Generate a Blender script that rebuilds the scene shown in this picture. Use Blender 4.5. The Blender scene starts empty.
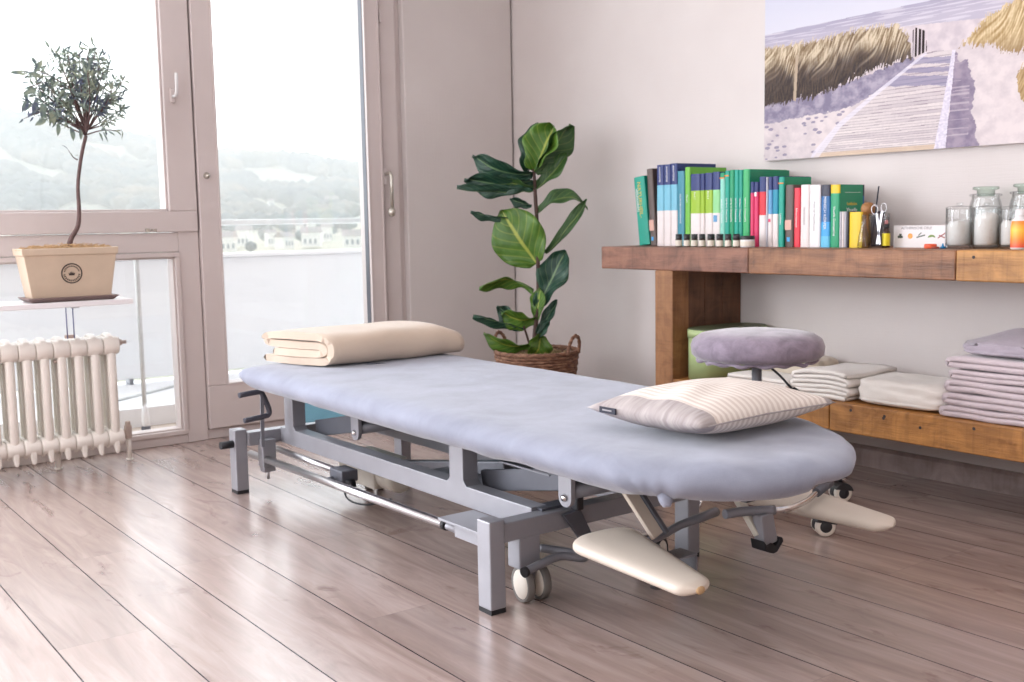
import bpy, bmesh, math, random
from math import sin, cos, pi, radians, floor, atan2, hypot, tan, sqrt, exp
from mathutils import Vector, Matrix, noise as mn

random.seed(7)
scene = bpy.context.scene
COL = scene.collection
M = {}

# ------------------------------------------------------------------ materials
def lin(c):
    return tuple((v / 12.92 if v <= 0.04045 else ((v + 0.055) / 1.055) ** 2.4) for v in (x / 255.0 for x in c))

class NT:
    def __init__(s, name):
        s.m = bpy.data.materials.new(name); s.m.use_nodes = True
        s.t = s.m.node_tree; s.n = s.t.nodes; s.l = s.t.links
        s.b = s.n['Principled BSDF']; s.out = s.n['Material Output']
    def node(s, typ, **kw):
        n = s.n.new(typ)
        for k, v in kw.items(): setattr(n, k, v)
        return n
    def link(s, a, b): s.l.new(a, b)
    def coord(s, scale=(1, 1, 1), rot=(0, 0, 0), loc=(0, 0, 0), src='Object'):
        tc = s.node('ShaderNodeTexCoord'); mp = s.node('ShaderNodeMapping')
        mp.inputs['Scale'].default_value = scale; mp.inputs['Rotation'].default_value = rot
        mp.inputs['Location'].default_value = loc
        s.link(tc.outputs[src], mp.inputs['Vector']); return mp.outputs['Vector']
    def noise(s, vec, scale=5, detail=4, rough=0.55, dist=0.0):
        n = s.node('ShaderNodeTexNoise'); n.inputs['Scale'].default_value = scale
        n.inputs['Detail'].default_value = detail; n.inputs['Roughness'].default_value = rough
        n.inputs['Distortion'].default_value = dist
        s.link(vec, n.inputs['Vector']); return n.outputs['Fac']
    def ramp(s, fac, stops):
        r = s.node('ShaderNodeValToRGB'); e = r.color_ramp.elements
        while len(e) < len(stops): e.new(0.5)
        for i, (p, c) in enumerate(stops):
            e[i].position = p; e[i].color = (*c, 1) if len(c) == 3 else c
        s.link(fac, r.inputs['Fac']); return r.outputs['Color']
    def mix(s, fac, a, b, mode='MIX'):
        n = s.node('ShaderNodeMix', data_type='RGBA', blend_type=mode)
        for sock, v in ((n.inputs[0], fac), (n.inputs[6], a), (n.inputs[7], b)):
            if isinstance(v, bpy.types.NodeSocket): s.link(v, sock)
            elif isinstance(v, (int, float)): sock.default_value = v
            else: sock.default_value = (*v, 1)
        return n.outputs[2]
    def math(s, op, a, b=0.0, c=None):
        n = s.node('ShaderNodeMath', operation=op)
        for i, v in enumerate((a, b, c)):
            if v is None: continue
            if isinstance(v, bpy.types.NodeSocket): s.link(v, n.inputs[i])
            else: n.inputs[i].default_value = v
        return n.outputs[0]
    def bump(s, h, strength=0.3, dist=0.005):
        b = s.node('ShaderNodeBump'); b.inputs['Strength'].default_value = strength
        b.inputs['Distance'].default_value = dist
        s.link(h, b.inputs['Height']); s.link(b.outputs['Normal'], s.b.inputs['Normal'])
    def base(s, c):
        if isinstance(c, bpy.types.NodeSocket): s.link(c, s.b.inputs['Base Color'])
        else: s.b.inputs['Base Color'].default_value = (*c, 1)

def simple(name, rgb, rough=0.5, metal=0.0, var=0.06, scale=20, bump=0.0, bscale=200, bdist=0.002, spec=0.5, sheen=0.0, coat=0.0):
    t = NT(name); c = lin(rgb)
    v = t.coord()
    f = t.noise(v, scale, 3)
    lo = tuple(max(0, x * (1 - var)) for x in c); hi = tuple(min(1, x * (1 + var)) for x in c)
    t.base(t.ramp(f, [(0.3, lo), (0.7, hi)]))
    t.b.inputs['Roughness'].default_value = rough; t.b.inputs['Metallic'].default_value = metal
    t.b.inputs['Specular IOR Level'].default_value = spec
    if sheen: t.b.inputs['Sheen Weight'].default_value = sheen; t.b.inputs['Sheen Roughness'].default_value = 0.5
    if coat: t.b.inputs['Coat Weight'].default_value = coat
    if bump: t.bump(t.noise(v, bscale, 2), bump, bdist)
    M[name] = t.m
    return t

def wood(name, dark, light, axis='y', rough=0.45, sc=1.0, knots=True):
    t = NT(name)
    s = {'x': (1.2, 14, 14), 'y': (14, 1.2, 14), 'z': (14, 14, 1.2)}[axis]
    s = tuple(k * sc for k in s)
    v = t.coord(s); f = t.noise(v, 1.3, 6, 0.62, 0.6)
    fine = t.noise(t.coord(tuple(k * 5 for k in s)), 2.0, 3, 0.5, 0.2)
    c = t.ramp(f, [(0.25, lin(dark)), (0.5, tuple((a + b) / 2 for a, b in zip(lin(dark), lin(light)))), (0.72, lin(light))])
    c = t.mix(t.math('MULTIPLY', fine, 0.35), c, tuple(x * 0.45 for x in lin(dark)))
    if knots:
        vor = t.node('ShaderNodeTexVoronoi'); vor.inputs['Scale'].default_value = 1.0
        t.link(t.coord(tuple(k * 0.32 for k in s)), vor.inputs['Vector'])
        k = t.ramp(vor.outputs['Distance'], [(0.0, (1, 1, 1)), (0.055, (0.7, 0.7, 0.7)), (0.10, (0, 0, 0))])
        c = t.mix(k, c, tuple(x * 0.3 for x in lin(dark)))
    sx = {'x': (70, 3, 3), 'y': (3, 70, 3), 'z': (3, 3, 70)}[axis]
    saw = t.noise(t.coord(sx), 1.0, 3, 0.6, 0.3)
    c = t.mix(t.ramp(saw, [(0.50, (0, 0, 0)), (0.72, (0.38, 0.38, 0.38))]), c, tuple(x * 0.55 for x in lin(dark)))
    blot = t.noise(t.coord(), 9, 4, 0.6, 1.0)
    c = t.mix(t.ramp(blot, [(0.35, (0.35, 0.35, 0.35)), (0.6, (0, 0, 0))]), c, tuple(min(1, x * 1.35) for x in lin(light)))
    t.base(c); t.b.inputs['Roughness'].default_value = rough
    t.bump(t.math('ADD', fine, saw), 0.4, 0.003)
    M[name] = t.m

# setting
def mat_wall():
    t = NT('wall_paint')
    v = t.coord((1, 1, 1)); f = t.noise(v, 2.0, 3)
    c = t.ramp(f, [(0.3, lin((211, 203, 200))), (0.7, lin((219, 212, 209)))])
    fx = t.noise(t.coord((260, 260, 10)), 1.0, 2); fz = t.noise(t.coord((12, 12, 260)), 1.0, 2)
    t.base(c); t.b.inputs['Roughness'].default_value = 0.75
    t.bump(t.math('ADD', fx, fz), 0.30, 0.0015); M['wall_paint'] = t.m
mat_wall()
simple('frame_paint', (214, 203, 200), 0.42, var=0.02, scale=6)
simple('frame_paint_dark', (196, 180, 172), 0.5, var=0.03)
simple('ceiling_paint', (230, 226, 224), 0.8, var=0.01)

def mat_floor():
    t = NT('floor_laminate')
    tc = t.node('ShaderNodeTexCoord'); sep = t.node('ShaderNodeSeparateXYZ'); t.link(tc.outputs['Object'], sep.inputs[0])
    x, y = sep.outputs['X'], sep.outputs['Y']
    u = t.math('DIVIDE', t.math('SUBTRACT', x, 0.5), 0.1825)
    idx = t.math('FLOOR', u); fr = t.math('SUBTRACT', u, idx)
    wn = t.node('ShaderNodeTexWhiteNoise', noise_dimensions='1D'); t.link(idx, wn.inputs['W'])
    off = t.math('MULTIPLY', wn.outputs['Value'], 7.3)
    yy = t.math('DIVIDE', t.math('ADD', y, off), 1.29)
    idy = t.math('FLOOR', yy); fy = t.math('SUBTRACT', yy, idy)
    wn2 = t.node('ShaderNodeTexWhiteNoise', noise_dimensions='2D')
    cb = t.node('ShaderNodeCombineXYZ'); t.link(idx, cb.inputs[0]); t.link(idy, cb.inputs[1]); t.link(cb.outputs[0], wn2.inputs['Vector'])
    # grain coordinates, shifted for every board
    cg = t.node('ShaderNodeCombineXYZ')
    t.link(t.math('MULTIPLY', x, 20.0), cg.inputs[0])
    t.link(t.math('ADD', t.math('MULTIPLY', y, 2.4), t.math('MULTIPLY', wn2.outputs['Value'], 60.0)), cg.inputs[1])
    t.link(t.math('MULTIPLY', wn2.outputs['Value'], 31.0), cg.inputs[2])
    g = t.noise(cg.outputs[0], 1.0, 6, 0.6, 0.8)
    cg2 = t.node('ShaderNodeCombineXYZ')
    t.link(t.math('MULTIPLY', x, 9.0), cg2.inputs[0])
    t.link(t.math('ADD', t.math('MULTIPLY', y, 3.0), t.math('MULTIPLY', wn2.outputs['Value'], 90.0)), cg2.inputs[1])
    g2 = t.noise(cg2.outputs[0], 1.0, 4, 0.6, 1.6)
    cg3 = t.node('ShaderNodeCombineXYZ')
    t.link(t.math('MULTIPLY', x, 130.0), cg3.inputs[0]); t.link(t.math('MULTIPLY', y, 6.0), cg3.inputs[1])
    g3 = t.noise(cg3.outputs[0], 1.0, 3, 0.5)
    c = t.ramp(g, [(0.25, lin((140, 120, 112))), (0.5, lin((164, 144, 136))), (0.75, lin((186, 168, 160)))])
    c = t.mix(t.ramp(g2, [(0.60, (0, 0, 0)), (0.76, (0.8, 0.8, 0.8))]), c, lin((108, 74, 62)))
    c = t.mix(t.math('MULTIPLY', g3, 0.22), c, lin((112, 90, 82)))
    br = t.math('ADD', 0.93, t.math('MULTIPLY', wn2.outputs['Value'], 0.14))
    mc = t.node('ShaderNodeVectorMath', operation='SCALE'); t.link(c, mc.inputs[0]); t.link(br, mc.inputs['Scale'])
    # seams
    e1 = t.math('MINIMUM', fr, t.math('SUBTRACT', 1.0, fr))
    s1 = t.math('LESS_THAN', e1, 0.0085)
    e2 = t.math('MINIMUM', fy, t.math('SUBTRACT', 1.0, fy))
    s2 = t.math('MULTIPLY', t.math('LESS_THAN', e2, 0.0006), 0.25)
    seam = t.math('MAXIMUM', s1, s2)
    t.base(t.mix(t.math('MULTIPLY', seam, 0.95), mc.outputs[0], lin((34, 26, 34))))
    t.b.inputs['Roughness'].default_value = 0.26
    t.b.inputs['Specular IOR Level'].default_value = 1.0; t.b.inputs['Coat Roughness'].default_value = 0.26; t.b.inputs['Coat Weight'].default_value = 0.6; t.link(t.math('SUBTRACT', 1.0, seam), t.b.inputs['Specular IOR Level'])
    M['floor_laminate'] = t.m
mat_floor()
wood('baseboard_wood', (138, 120, 116), (176, 158, 152), 'y', 0.5, 0.5, False)

def mat_glass(name, tint=(1, 1, 1), refl=1.0, rough=0.0, edge=0.0):
    t = NT(name); n = t.n; n.remove(t.b)
    tr = t.node('ShaderNodeBsdfTransparent'); tr.inputs['Color'].default_value = (*tint, 1)
    gl = t.node('ShaderNodeBsdfGlossy'); gl.inputs['Roughness'].default_value = rough
    lw = t.node('ShaderNodeLayerWeight'); lw.inputs['Blend'].default_value = 0.5; fr5 = t.math('ADD', 0.035, t.math('MULTIPLY', t.math('POWER', lw.outputs['Facing'], 5.0), 0.9))
    mx = t.node('ShaderNodeMixShader')
    if edge: t.link(t.mix(t.math('POWER', lw.outputs['Facing'], 2.5), tint, tuple(k * edge for k in tint)), tr.inputs['Color'])
    t.link(t.math('MULTIPLY', fr5, refl), mx.inputs[0]); t.link(tr.outputs[0], mx.inputs[1]); t.link(gl.outputs[0], mx.inputs[2])
    t.link(mx.outputs[0], t.out.inputs['Surface']); M[name] = t.m
mat_glass('window_glass', (0.97, 0.985, 0.985), 1.0)
mat_glass('jar_glass', (0.98, 0.99, 0.99), 1.3, 0.02, .55)
mat_glass('jar_glass_green', (0.80, 0.88, 0.83), 1.2, 0.05, .5)
mat_glass('flask_glass', (0.975, 0.98, 0.98), 1.4, 0.02, .45)

# table and fabrics
def fabric(name, rgb, var=0.07, scale=9, fscale=420, rough=0.95, sheen=0.35, bump=0.35, fine=0.12):
    t = NT(name); c = lin(rgb); v = t.coord()
    a = t.noise(v, scale, 5, 0.6, 0.4)
    f = t.noise(v, fscale, 2)
    col = t.ramp(a, [(0.3, tuple(x * (1 - var) for x in c)), (0.7, tuple(min(1, x * (1 + var)) for x in c))])
    col = t.mix(t.math('MULTIPLY', f, fine), col, tuple(x * 0.45 for x in c))
    t.base(col); t.b.inputs['Roughness'].default_value = rough; t.b.inputs['Specular IOR Level'].default_value = 0.2
    t.b.inputs['Sheen Weight'].default_value = sheen; t.b.inputs['Sheen Roughness'].default_value = 0.4
    t.bump(f, bump, 0.0015); M[name] = t.m
fabric('terry_blue', (144, 148, 163), 0.16, 9, 500)
fabric('blanket_cream', (204, 186, 168), 0.03, 6, 600)
fabric('towel_lilac', (203, 188, 192), 0.05, 14, 420, bump=0.5)
fabric('towel_grey', (172, 162, 172), 0.12, 14, 420, bump=0.5)
fabric('towel_white', (236, 229, 222), 0.03, 10, 420, bump=0.4)
fabric('towel_beige', (216, 204, 186), 0.06, 10, 420, bump=0.4)
fabric('stool_velvet', (146, 134, 148), 0.30, 20, 260, sheen=0.6)
fabric('linen_grey', (172, 164, 162), 0.10, 40, 500, sheen=0.1)

def mat_stripe():
    t = NT('pillow_stripe'); tc = t.node('ShaderNodeTexCoord'); sep = t.node('ShaderNodeSeparateXYZ')
    t.link(tc.outputs['UV'], sep.inputs[0])
    w = t.math('SINE', t.math('MULTIPLY', sep.outputs['X'], 2 * pi * 26))
    k = t.ramp(t.math('ADD', t.math('MULTIPLY', w, 0.5), 0.5), [(0.35, (0, 0, 0)), (0.65, (1, 1, 1))])
    c = t.mix(k, lin((236, 228, 220)), lin((214, 203, 194)))
    f = t.noise(t.coord(), 500, 2)
    c = t.mix(t.math('MULTIPLY', f, 0.08), c, lin((170, 160, 150)))
    # mottled linen on both short ends
    lo = t.math('LESS_THAN', sep.outputs['X'], 0.115); hi = t.math('GREATER_THAN', sep.outputs['X'], 0.93)
    fy = t.noise(t.coord((10, 90, 10)), 1.0, 3)
    g = t.ramp(fy, [(0.3, lin((150, 141, 140))), (0.7, lin((186, 178, 176)))])
    c = t.mix(t.math('MAXIMUM', lo, hi), c, g)
    t.base(c); t.b.inputs['Roughness'].default_value = 0.9; t.b.inputs['Specular IOR Level'].default_value = 0.2
    t.bump(f, 0.3, 0.001); M['pillow_stripe'] = t.m
mat_stripe()

simple('steel_grey', (148, 148, 154), 0.36, 0.2, 0.05, 14)
simple('steel_mid', (128, 129, 136), 0.4, 0.2, 0.06, 14)
simple('steel_dark', (92, 94, 102), 0.45, 0.3, 0.06, 14)
simple('chrome', (215, 212, 210), 0.14, 1.0, 0.02)
simple('chrome_soft', (190, 188, 190), 0.28, 1.0, 0.03)
simple('black_rubber', (26, 26, 30), 0.6)
simple('black_plastic', (34, 34, 38), 0.4)
simple('tyre_grey', (112, 108, 104), 0.6)
simple('grip_grey', (72, 72, 82), 0.5)
simple('wheel_cream', (226, 218, 206), 0.45)
simple('vinyl_cream', (212, 200, 186), 0.48, var=0.03, scale=8, bump=0.1, bscale=300)
simple('vinyl_worn', (186, 152, 112), 0.6, var=0.2, scale=60)
_t = simple('panel_blue', (172, 202, 212), 0.35, 0.0, 0.05)
_tl = _t.node('ShaderNodeBsdfTranslucent'); _tl.inputs['Color'].default_value = (*lin((190, 222, 232)), 1)
_mx = _t.node('ShaderNodeMixShader'); _mx.inputs[0].default_value = .6
_t.link(_t.b.outputs[0], _mx.inputs[1]); _t.link(_tl.outputs[0], _mx.inputs[2]); _t.link(_mx.outputs[0], _t.out.inputs['Surface'])
simple('panel_teal', (66, 96, 110), 0.4, 0.0, 0.05)
simple('motor_cream', (205, 200, 188), 0.5)
simple('tag_navy', (26, 28, 46), 0.6)
simple('print_white', (236, 236, 236), 0.6, var=0.0)
simple('print_gold', (226, 188, 70), 0.6, var=0.0)
simple('print_orange', (232, 128, 48), 0.6, var=0.0)
simple('print_dark', (60, 52, 50), 0.7, var=0.02)
simple('print_grey', (150, 146, 148), 0.7, var=0.0)

# left window corner
simple('radiator_paint', (236, 230, 222), 0.32, var=0.02, scale=30)
simple('radiator_metal', (196, 178, 168), 0.4, 0.2)
simple('shelf_white', (240, 238, 240), 0.35, var=0.01)
simple('rod_blue_grey', (120, 124, 160), 0.4, 0.3)
simple('pot_clay', (204, 184, 162), 0.75, var=0.05, scale=12, bump=0.1)
simple('pot_rim', (186, 166, 142), 0.75, var=0.05)
simple('tray_brown', (126, 106, 102), 0.6)
simple('wood_wool', (206, 170, 128), 0.9, var=0.2, scale=60)
simple('soil', (110, 92, 74), 0.95, var=0.3, scale=80, bump=0.5)
simple('moss', (168, 150, 110), 0.95, var=0.3, scale=90, bump=0.5)
simple('bark', (104, 84, 82), 0.85, var=0.25, scale=60, bump=0.4)
simple('ficus_stem', (74, 52, 46), 0.7, var=0.25, scale=60, bump=0.3)
simple('balcony_white', (236, 237, 239), 0.7, var=0.02, scale=2)
simple('kerb_white', (238, 238, 240), 0.6, var=0.01)
simple('balcony_tile', (196, 180, 168), 0.7, var=0.06)
simple('rail_metal', (214, 216, 216), 0.35, 0.2)
simple('chrome_handle', (200, 196, 186), 0.25, 0.8)

def mat_olive():
    t = NT('olive_leaf')
    f = t.noise(t.coord(), 26, 2)
    c = t.ramp(f, [(0.35, lin((90, 98, 120))), (0.5, lin((124, 142, 132))), (0.68, lin((164, 172, 150)))])
    t.base(c); t.b.inputs['Roughness'].default_value = 0.55
    t.b.inputs['Transmission Weight'].default_value = 0.0
    t.b.inputs['Subsurface Weight'].default_value = 0.0
    tl = t.node('ShaderNodeBsdfTranslucent'); t.link(c, tl.inputs['Color'])
    mx = t.node('ShaderNodeMixShader'); mx.inputs[0].default_value = 0.10
    t.link(t.b.outputs[0], mx.inputs[1]); t.link(tl.outputs[0], mx.inputs[2]); t.link(mx.outputs[0], t.out.inputs['Surface'])
    M['olive_leaf'] = t.m
mat_olive()

def mat_ficus(name, dark, light, vein):
    t = NT(name); tc = t.node('ShaderNodeTexCoord'); sep = t.node('ShaderNodeSeparateXYZ'); t.link(tc.outputs['UV'], sep.inputs[0])
    u, v = sep.outputs['X'], sep.outputs['Y']      # u across (0..1), v along
    d = t.math('ABSOLUTE', t.math('SUBTRACT', u, 0.5))
    mid = t.ramp(d, [(0.0, (1, 1, 1)), (0.022, (0.8, 0.8, 0.8)), (0.04, (0, 0, 0))])
    ph = t.math('SUBTRACT', t.math('MULTIPLY', v, 6.5), t.math('MULTIPLY', d, 5.0))
    fr = t.math('ABSOLUTE', t.math('SUBTRACT', t.math('FRACT', ph), 0.5))
    side = t.ramp(fr, [(0.0, (0.75, 0.75, 0.75)), (0.05, (0.4, 0.4, 0.4)), (0.12, (0, 0, 0))])
    f = t.noise(t.coord((1, 1, 1)), 16, 4)
    c = t.ramp(f, [(0.3, lin(dark)), (0.7, lin(light))])
    c = t.mix(t.mix(0.5, mid, side, 'ADD'), c, lin(vein))
    t.base(c); t.b.inputs['Roughness'].default_value = 0.38; t.b.inputs['Specular IOR Level'].default_value = 0.45
    t.bump(t.math('ADD', t.math('MULTIPLY', fr, 0.8), f), 0.35, 0.006)
    tl = t.node('ShaderNodeBsdfTranslucent'); t.link(c, tl.inputs['Color'])
    mx = t.node('ShaderNodeMixShader'); mx.inputs[0].default_value = 0.15
    t.link(t.b.outputs[0], mx.inputs[1]); t.link(tl.outputs[0], mx.inputs[2]); t.link(mx.outputs[0], t.out.inputs['Surface'])
    M[name] = t.m
mat_ficus('ficus_bright', (66, 104, 34), (92, 134, 48), (176, 186, 84))
mat_ficus('ficus_green', (48, 84, 44), (72, 110, 58), (140, 160, 92))
mat_ficus('ficus_dark', (24, 58, 46), (44, 84, 66), (116, 146, 104))

def mat_basket():
    t = NT('wicker'); tc = t.node('ShaderNodeTexCoord'); sep = t.node('ShaderNodeSeparateXYZ'); t.link(tc.outputs['Object'], sep.inputs[0])
    f = t.noise(t.coord((1, 1, 3)), 40, 4)
    c = t.ramp(f, [(0.3, lin((92, 60, 46))), (0.55, lin((142, 104, 82))), (0.75, lin((180, 142, 116)))])
    t.base(c); t.b.inputs['Roughness'].default_value = 0.7; t.bump(f, 0.4, 0.004); M['wicker'] = t.m
mat_basket()
wood('board_red', (74, 42, 32), (158, 110, 88), 'y', 0.5, 1.3)
wood('board_brown', (80, 46, 28), (166, 116, 80), 'y', 0.5, 1.3)
wood('board_amber', (116, 70, 34), (202, 148, 84), 'y', 0.5, 1.3)
wood('board_gold', (108, 62, 28), (204, 144, 78), 'y', 0.5, 1.3)
wood('panel_front', (116, 74, 44), (172, 122, 80), 'z', 0.5, 1.2)
wood('panel_dark', (72, 44, 32), (132, 90, 62), 'z', 0.5, 1.0)
simple('hatbox_green', (168, 186, 132), 0.55, var=0.02)
simple('hatbox_lid', (104, 112, 84), 0.5, var=0.04)
simple('paper', (238, 232, 220), 0.85, var=0.03)
simple('card_white', (230, 226, 226), 0.6, var=0.01)
simple('cotton', (240, 236, 232), 0.95, var=0.03, bump=0.6, bscale=120, bdist=0.004)
simple('mushroom_brown', (156, 108, 62), 0.5, var=0.12)
simple('label_white', (224, 216, 202), 0.6, var=0.03)
simple('label_yellow', (232, 214, 40), 0.5)
simple('cap_pink', (222, 150, 150), 0.5)
simple('amber_bottle', (58, 36, 30), 0.25)

def col(name, rgb, rough=0.42):
    if name not in M: simple(name, rgb, rough, var=0.04, scale=30)
    return M[name]

# ------------------------------------------------------------------ geometry helpers
def wpos(o):
    p = Vector((0, 0, 0))
    while o is not None:
        p += o.location; o = o.parent
    return p

def link_mesh(name, bm, mats, parent=None, world=True, smooth=False, sub=0, bev=0.0, seg=2, uvname=None):
    """one mesh object; world=True: the geometry is given in world metres and shifted into its parent's space"""
    if isinstance(mats, (str, bpy.types.Material)): mats = [mats]
    if parent is not None and world:
        bmesh.ops.translate(bm, verts=bm.verts, vec=-wpos(parent))
    me = bpy.data.meshes.new(name); bm.normal_update()
    if smooth:
        for f in bm.faces: f.smooth = True
    bm.to_mesh(me); bm.free()
    o = bpy.data.objects.new(name, me); COL.objects.link(o)
    for m in mats: me.materials.append(M[m] if isinstance(m, str) else m)
    if parent is not None: o.parent = parent
    if bev:
        b = o.modifiers.new('bevel', 'BEVEL'); b.width = bev; b.segments = seg; b.limit_method = 'ANGLE'; b.angle_limit = radians(35)
        b.harden_normals = False
    if sub:
        s = o.modifiers.new('sub', 'SUBSURF'); s.levels = sub; s.render_levels = sub
    return o

def empty(name, loc, label=None, cat=None, group=None):
    o = bpy.data.objects.new(name, None); COL.objects.link(o); o.location = loc
    o.empty_display_size = 0.05
    if label: tag(o, label, cat, group)
    return o

def tag(o, label, cat, group=None, kind=None):
    if label: o['label'] = label
    if cat: o['category'] = cat
    if group: o['group'] = group
    if kind: o['kind'] = kind
    return o

def struct(o):
    o['kind'] = 'structure'; return o

def copy_tree(o, parent=None):
    c = o.copy(); COL.objects.link(c)
    if parent is not None: c.parent = parent
    for ch in list(o.children): copy_tree(ch, c)
    return c

def box(bm, a, b, rotz=0, piv=None, mi=0, mat=None):
    v = [bm.verts.new((x, y, z)) for x in (a[0], b[0]) for y in (a[1], b[1]) for z in (a[2], b[2])]
    fs = [(0, 1, 3, 2), (4, 6, 7, 5), (0, 4, 5, 1), (2, 3, 7, 6), (0, 2, 6, 4), (1, 5, 7, 3)]
    out = []
    for f in fs:
        fc = bm.faces.new([v[i] for i in f]); fc.material_index = mi; out.append(fc)
    if rotz:
        p = Vector(piv if piv else ((a[0] + b[0]) / 2, (a[1] + b[1]) / 2, 0))
        bmesh.ops.rotate(bm, verts=v, cent=p, matrix=Matrix.Rotation(rotz, 3, 'Z'))
    if mat is not None: bmesh.ops.transform(bm, matrix=mat, verts=v)
    return v

def bx(a, b, **k):
    bm = bmesh.new(); box(bm, a, b, **k); return bm

def frame_axes(d):
    d = d.normalized()
    up = Vector((0, 0, 1)) if abs(d.z) < 0.95 else Vector((1, 0, 0))
    s = d.cross(up).normalized(); return s, d.cross(s).normalized()

def tube(bm, pts, r, n=12, caps=True, mi=0, smooth_path=0, flat=1.0):
    pts = [Vector(p) for p in pts]
    if smooth_path: 
        pts, r = catmull(pts, smooth_path, r)
    rs = r if isinstance(r, (list, tuple)) else [r] * len(pts)
    rings = []; pu = None
    for i, p in enumerate(pts):
        d = (pts[min(i + 1, len(pts) - 1)] - pts[max(i - 1, 0)])
        if d.length < 1e-9: d = Vector((0, 0, 1))
        d.normalize()
        if pu is None: s, u = frame_axes(d)
        else:
            u = (pu - d * pu.dot(d)).normalized(); s = u.cross(d)
        pu = u
        rings.append([bm.verts.new(p + (s * cos(2 * pi * k / n) + u * sin(2 * pi * k / n) * flat) * rs[i]) for k in range(n)])
    for a, b in zip(rings, rings[1:]):
        for k in range(n):
            f = bm.faces.new((a[k], a[(k + 1) % n], b[(k + 1) % n], b[k])); f.smooth = True; f.material_index = mi
    if caps:
        f = bm.faces.new(rings[0][::-1]); f.material_index = mi
        f = bm.faces.new(rings[-1]); f.material_index = mi
    return rings

def catmull(pts, k, r=None):
    P = [pts[0]] + list(pts) + [pts[-1]]; out = []; ro = []
    rs = r if isinstance(r, (list, tuple)) else None
    for i in range(1, len(P) - 2):
        for j in range(k):
            t = j / k
            a, b, c, d = P[i - 1], P[i], P[i + 1], P[i + 2]
            out.append(0.5 * ((2 * b) + (c - a) * t + (2 * a - 5 * b + 4 * c - d) * t * t + (3 * b - a - 3 * c + d) * t ** 3))
            if rs: ro.append(rs[i - 1] * (1 - t) + rs[i] * t)
    out.append(P[-2])
    if rs: ro.append(rs[-1]); return out, ro
    return out, (r if r is not None else 0)

def lathe(bm, prof, cen=(0, 0, 0), n=32, axis='z', mi=0, closed=True, smooth=True):
    """prof: (radius, height) list"""
    rings = []
    for r, h in prof:
        ring = []
        for k in range(n):
            a = 2 * pi * k / n
            if axis == 'z': p = (cen[0] + r * cos(a), cen[1] + r * sin(a), cen[2] + h)
            elif axis == 'x': p = (cen[0] + h, cen[1] + r * cos(a), cen[2] + r * sin(a))
            else: p = (cen[0] + r * cos(a), cen[1] + h, cen[2] - r * sin(a))
            ring.append(bm.verts.new(p))
        rings.append(ring)
    for a, b in zip(rings, rings[1:]):
        for k in range(n):
            f = bm.faces.new((a[k], a[(k + 1) % n], b[(k + 1) % n], b[k])); f.smooth = smooth; f.material_index = mi
    if closed:
        if prof[0][0] > 1e-6: f = bm.faces.new(rings[0][::-1]); f.material_index = mi
        if prof[-1][0] > 1e-6: f = bm.faces.new(rings[-1]); f.material_index = mi
    bmesh.ops.remove_doubles(bm, verts=[v for r in rings for v in r], dist=1e-7)

def prism(bm, poly, lo, hi, axis='z', mi=0):
    """poly in the two other axes, extruded along axis"""
    def P(a, b, h):
        return {'z': (a, b, h), 'y': (a, h, b), 'x': (h, a, b)}[axis]
    A = [bm.verts.new(P(a, b, lo)) for a, b in poly]; B = [bm.verts.new(P(a, b, hi)) for a, b in poly]
    n = len(poly)
    fs = [bm.faces.new(A[::-1]), bm.faces.new(B)]
    for i in range(n): fs.append(bm.faces.new((A[i], A[(i + 1) % n], B[(i + 1) % n], B[i])))
    for f in fs: f.material_index = mi
    bmesh.ops.recalc_face_normals(bm, faces=fs)
    return A + B

def bar(bm, p, q, w, h, mi=0, up=(0, 0, 1)):
    """rectangular bar from p to q, w across, h along the up side"""
    p, q = Vector(p), Vector(q); d = (q - p).normalized(); up = Vector(up)
    s = d.cross(up).normalized(); u = s.cross(d).normalized()
    V = []
    for e in (p, q):
        V += [bm.verts.new(e + s * (w / 2) * a + u * (h / 2) * b) for a, b in ((-1, -1), (1, -1), (1, 1), (-1, 1))]
    fs = [(3, 2, 1, 0), (4, 5, 6, 7), (0, 1, 5, 4), (1, 2, 6, 5), (2, 3, 7, 6), (3, 0, 4, 7)]
    F = [bm.faces.new([V[i] for i in f]) for f in fs]
    for f in F: f.material_index = mi
    bmesh.ops.recalc_face_normals(bm, faces=F)

def text_mesh(name, body, size, mat, parent, loc, rot, depth=0.0003, align='CENTER', world=True):
    cu = bpy.data.curves.new(name, 'FONT'); cu.body = body; cu.size = size; cu.extrude = depth
    cu.align_x = align; cu.align_y = 'CENTER'
    tmp = bpy.data.objects.new('tmp_text', cu); COL.objects.link(tmp)
    bpy.context.view_layer.update()
    me = bpy.data.meshes.new_from_object(tmp.evaluated_get(bpy.context.evaluated_depsgraph_get()))
    bpy.data.objects.remove(tmp, do_unlink=True)
    me.name = name; me.materials.clear(); me.materials.append(M[mat])
    mw = Matrix.Translation(loc) @ rot.to_4x4()
    me.transform(mw)
    if world and parent is not None: me.transform(Matrix.Translation(-wpos(parent)))
    o = bpy.data.objects.new(name, me); COL.objects.link(o)
    if parent is not None: o.parent = parent
    return o

def rot_axes(xa, ya):
    xa, ya = Vector(xa), Vector(ya); za = xa.cross(ya)
    return Matrix((xa, ya, za)).transposed()

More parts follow.
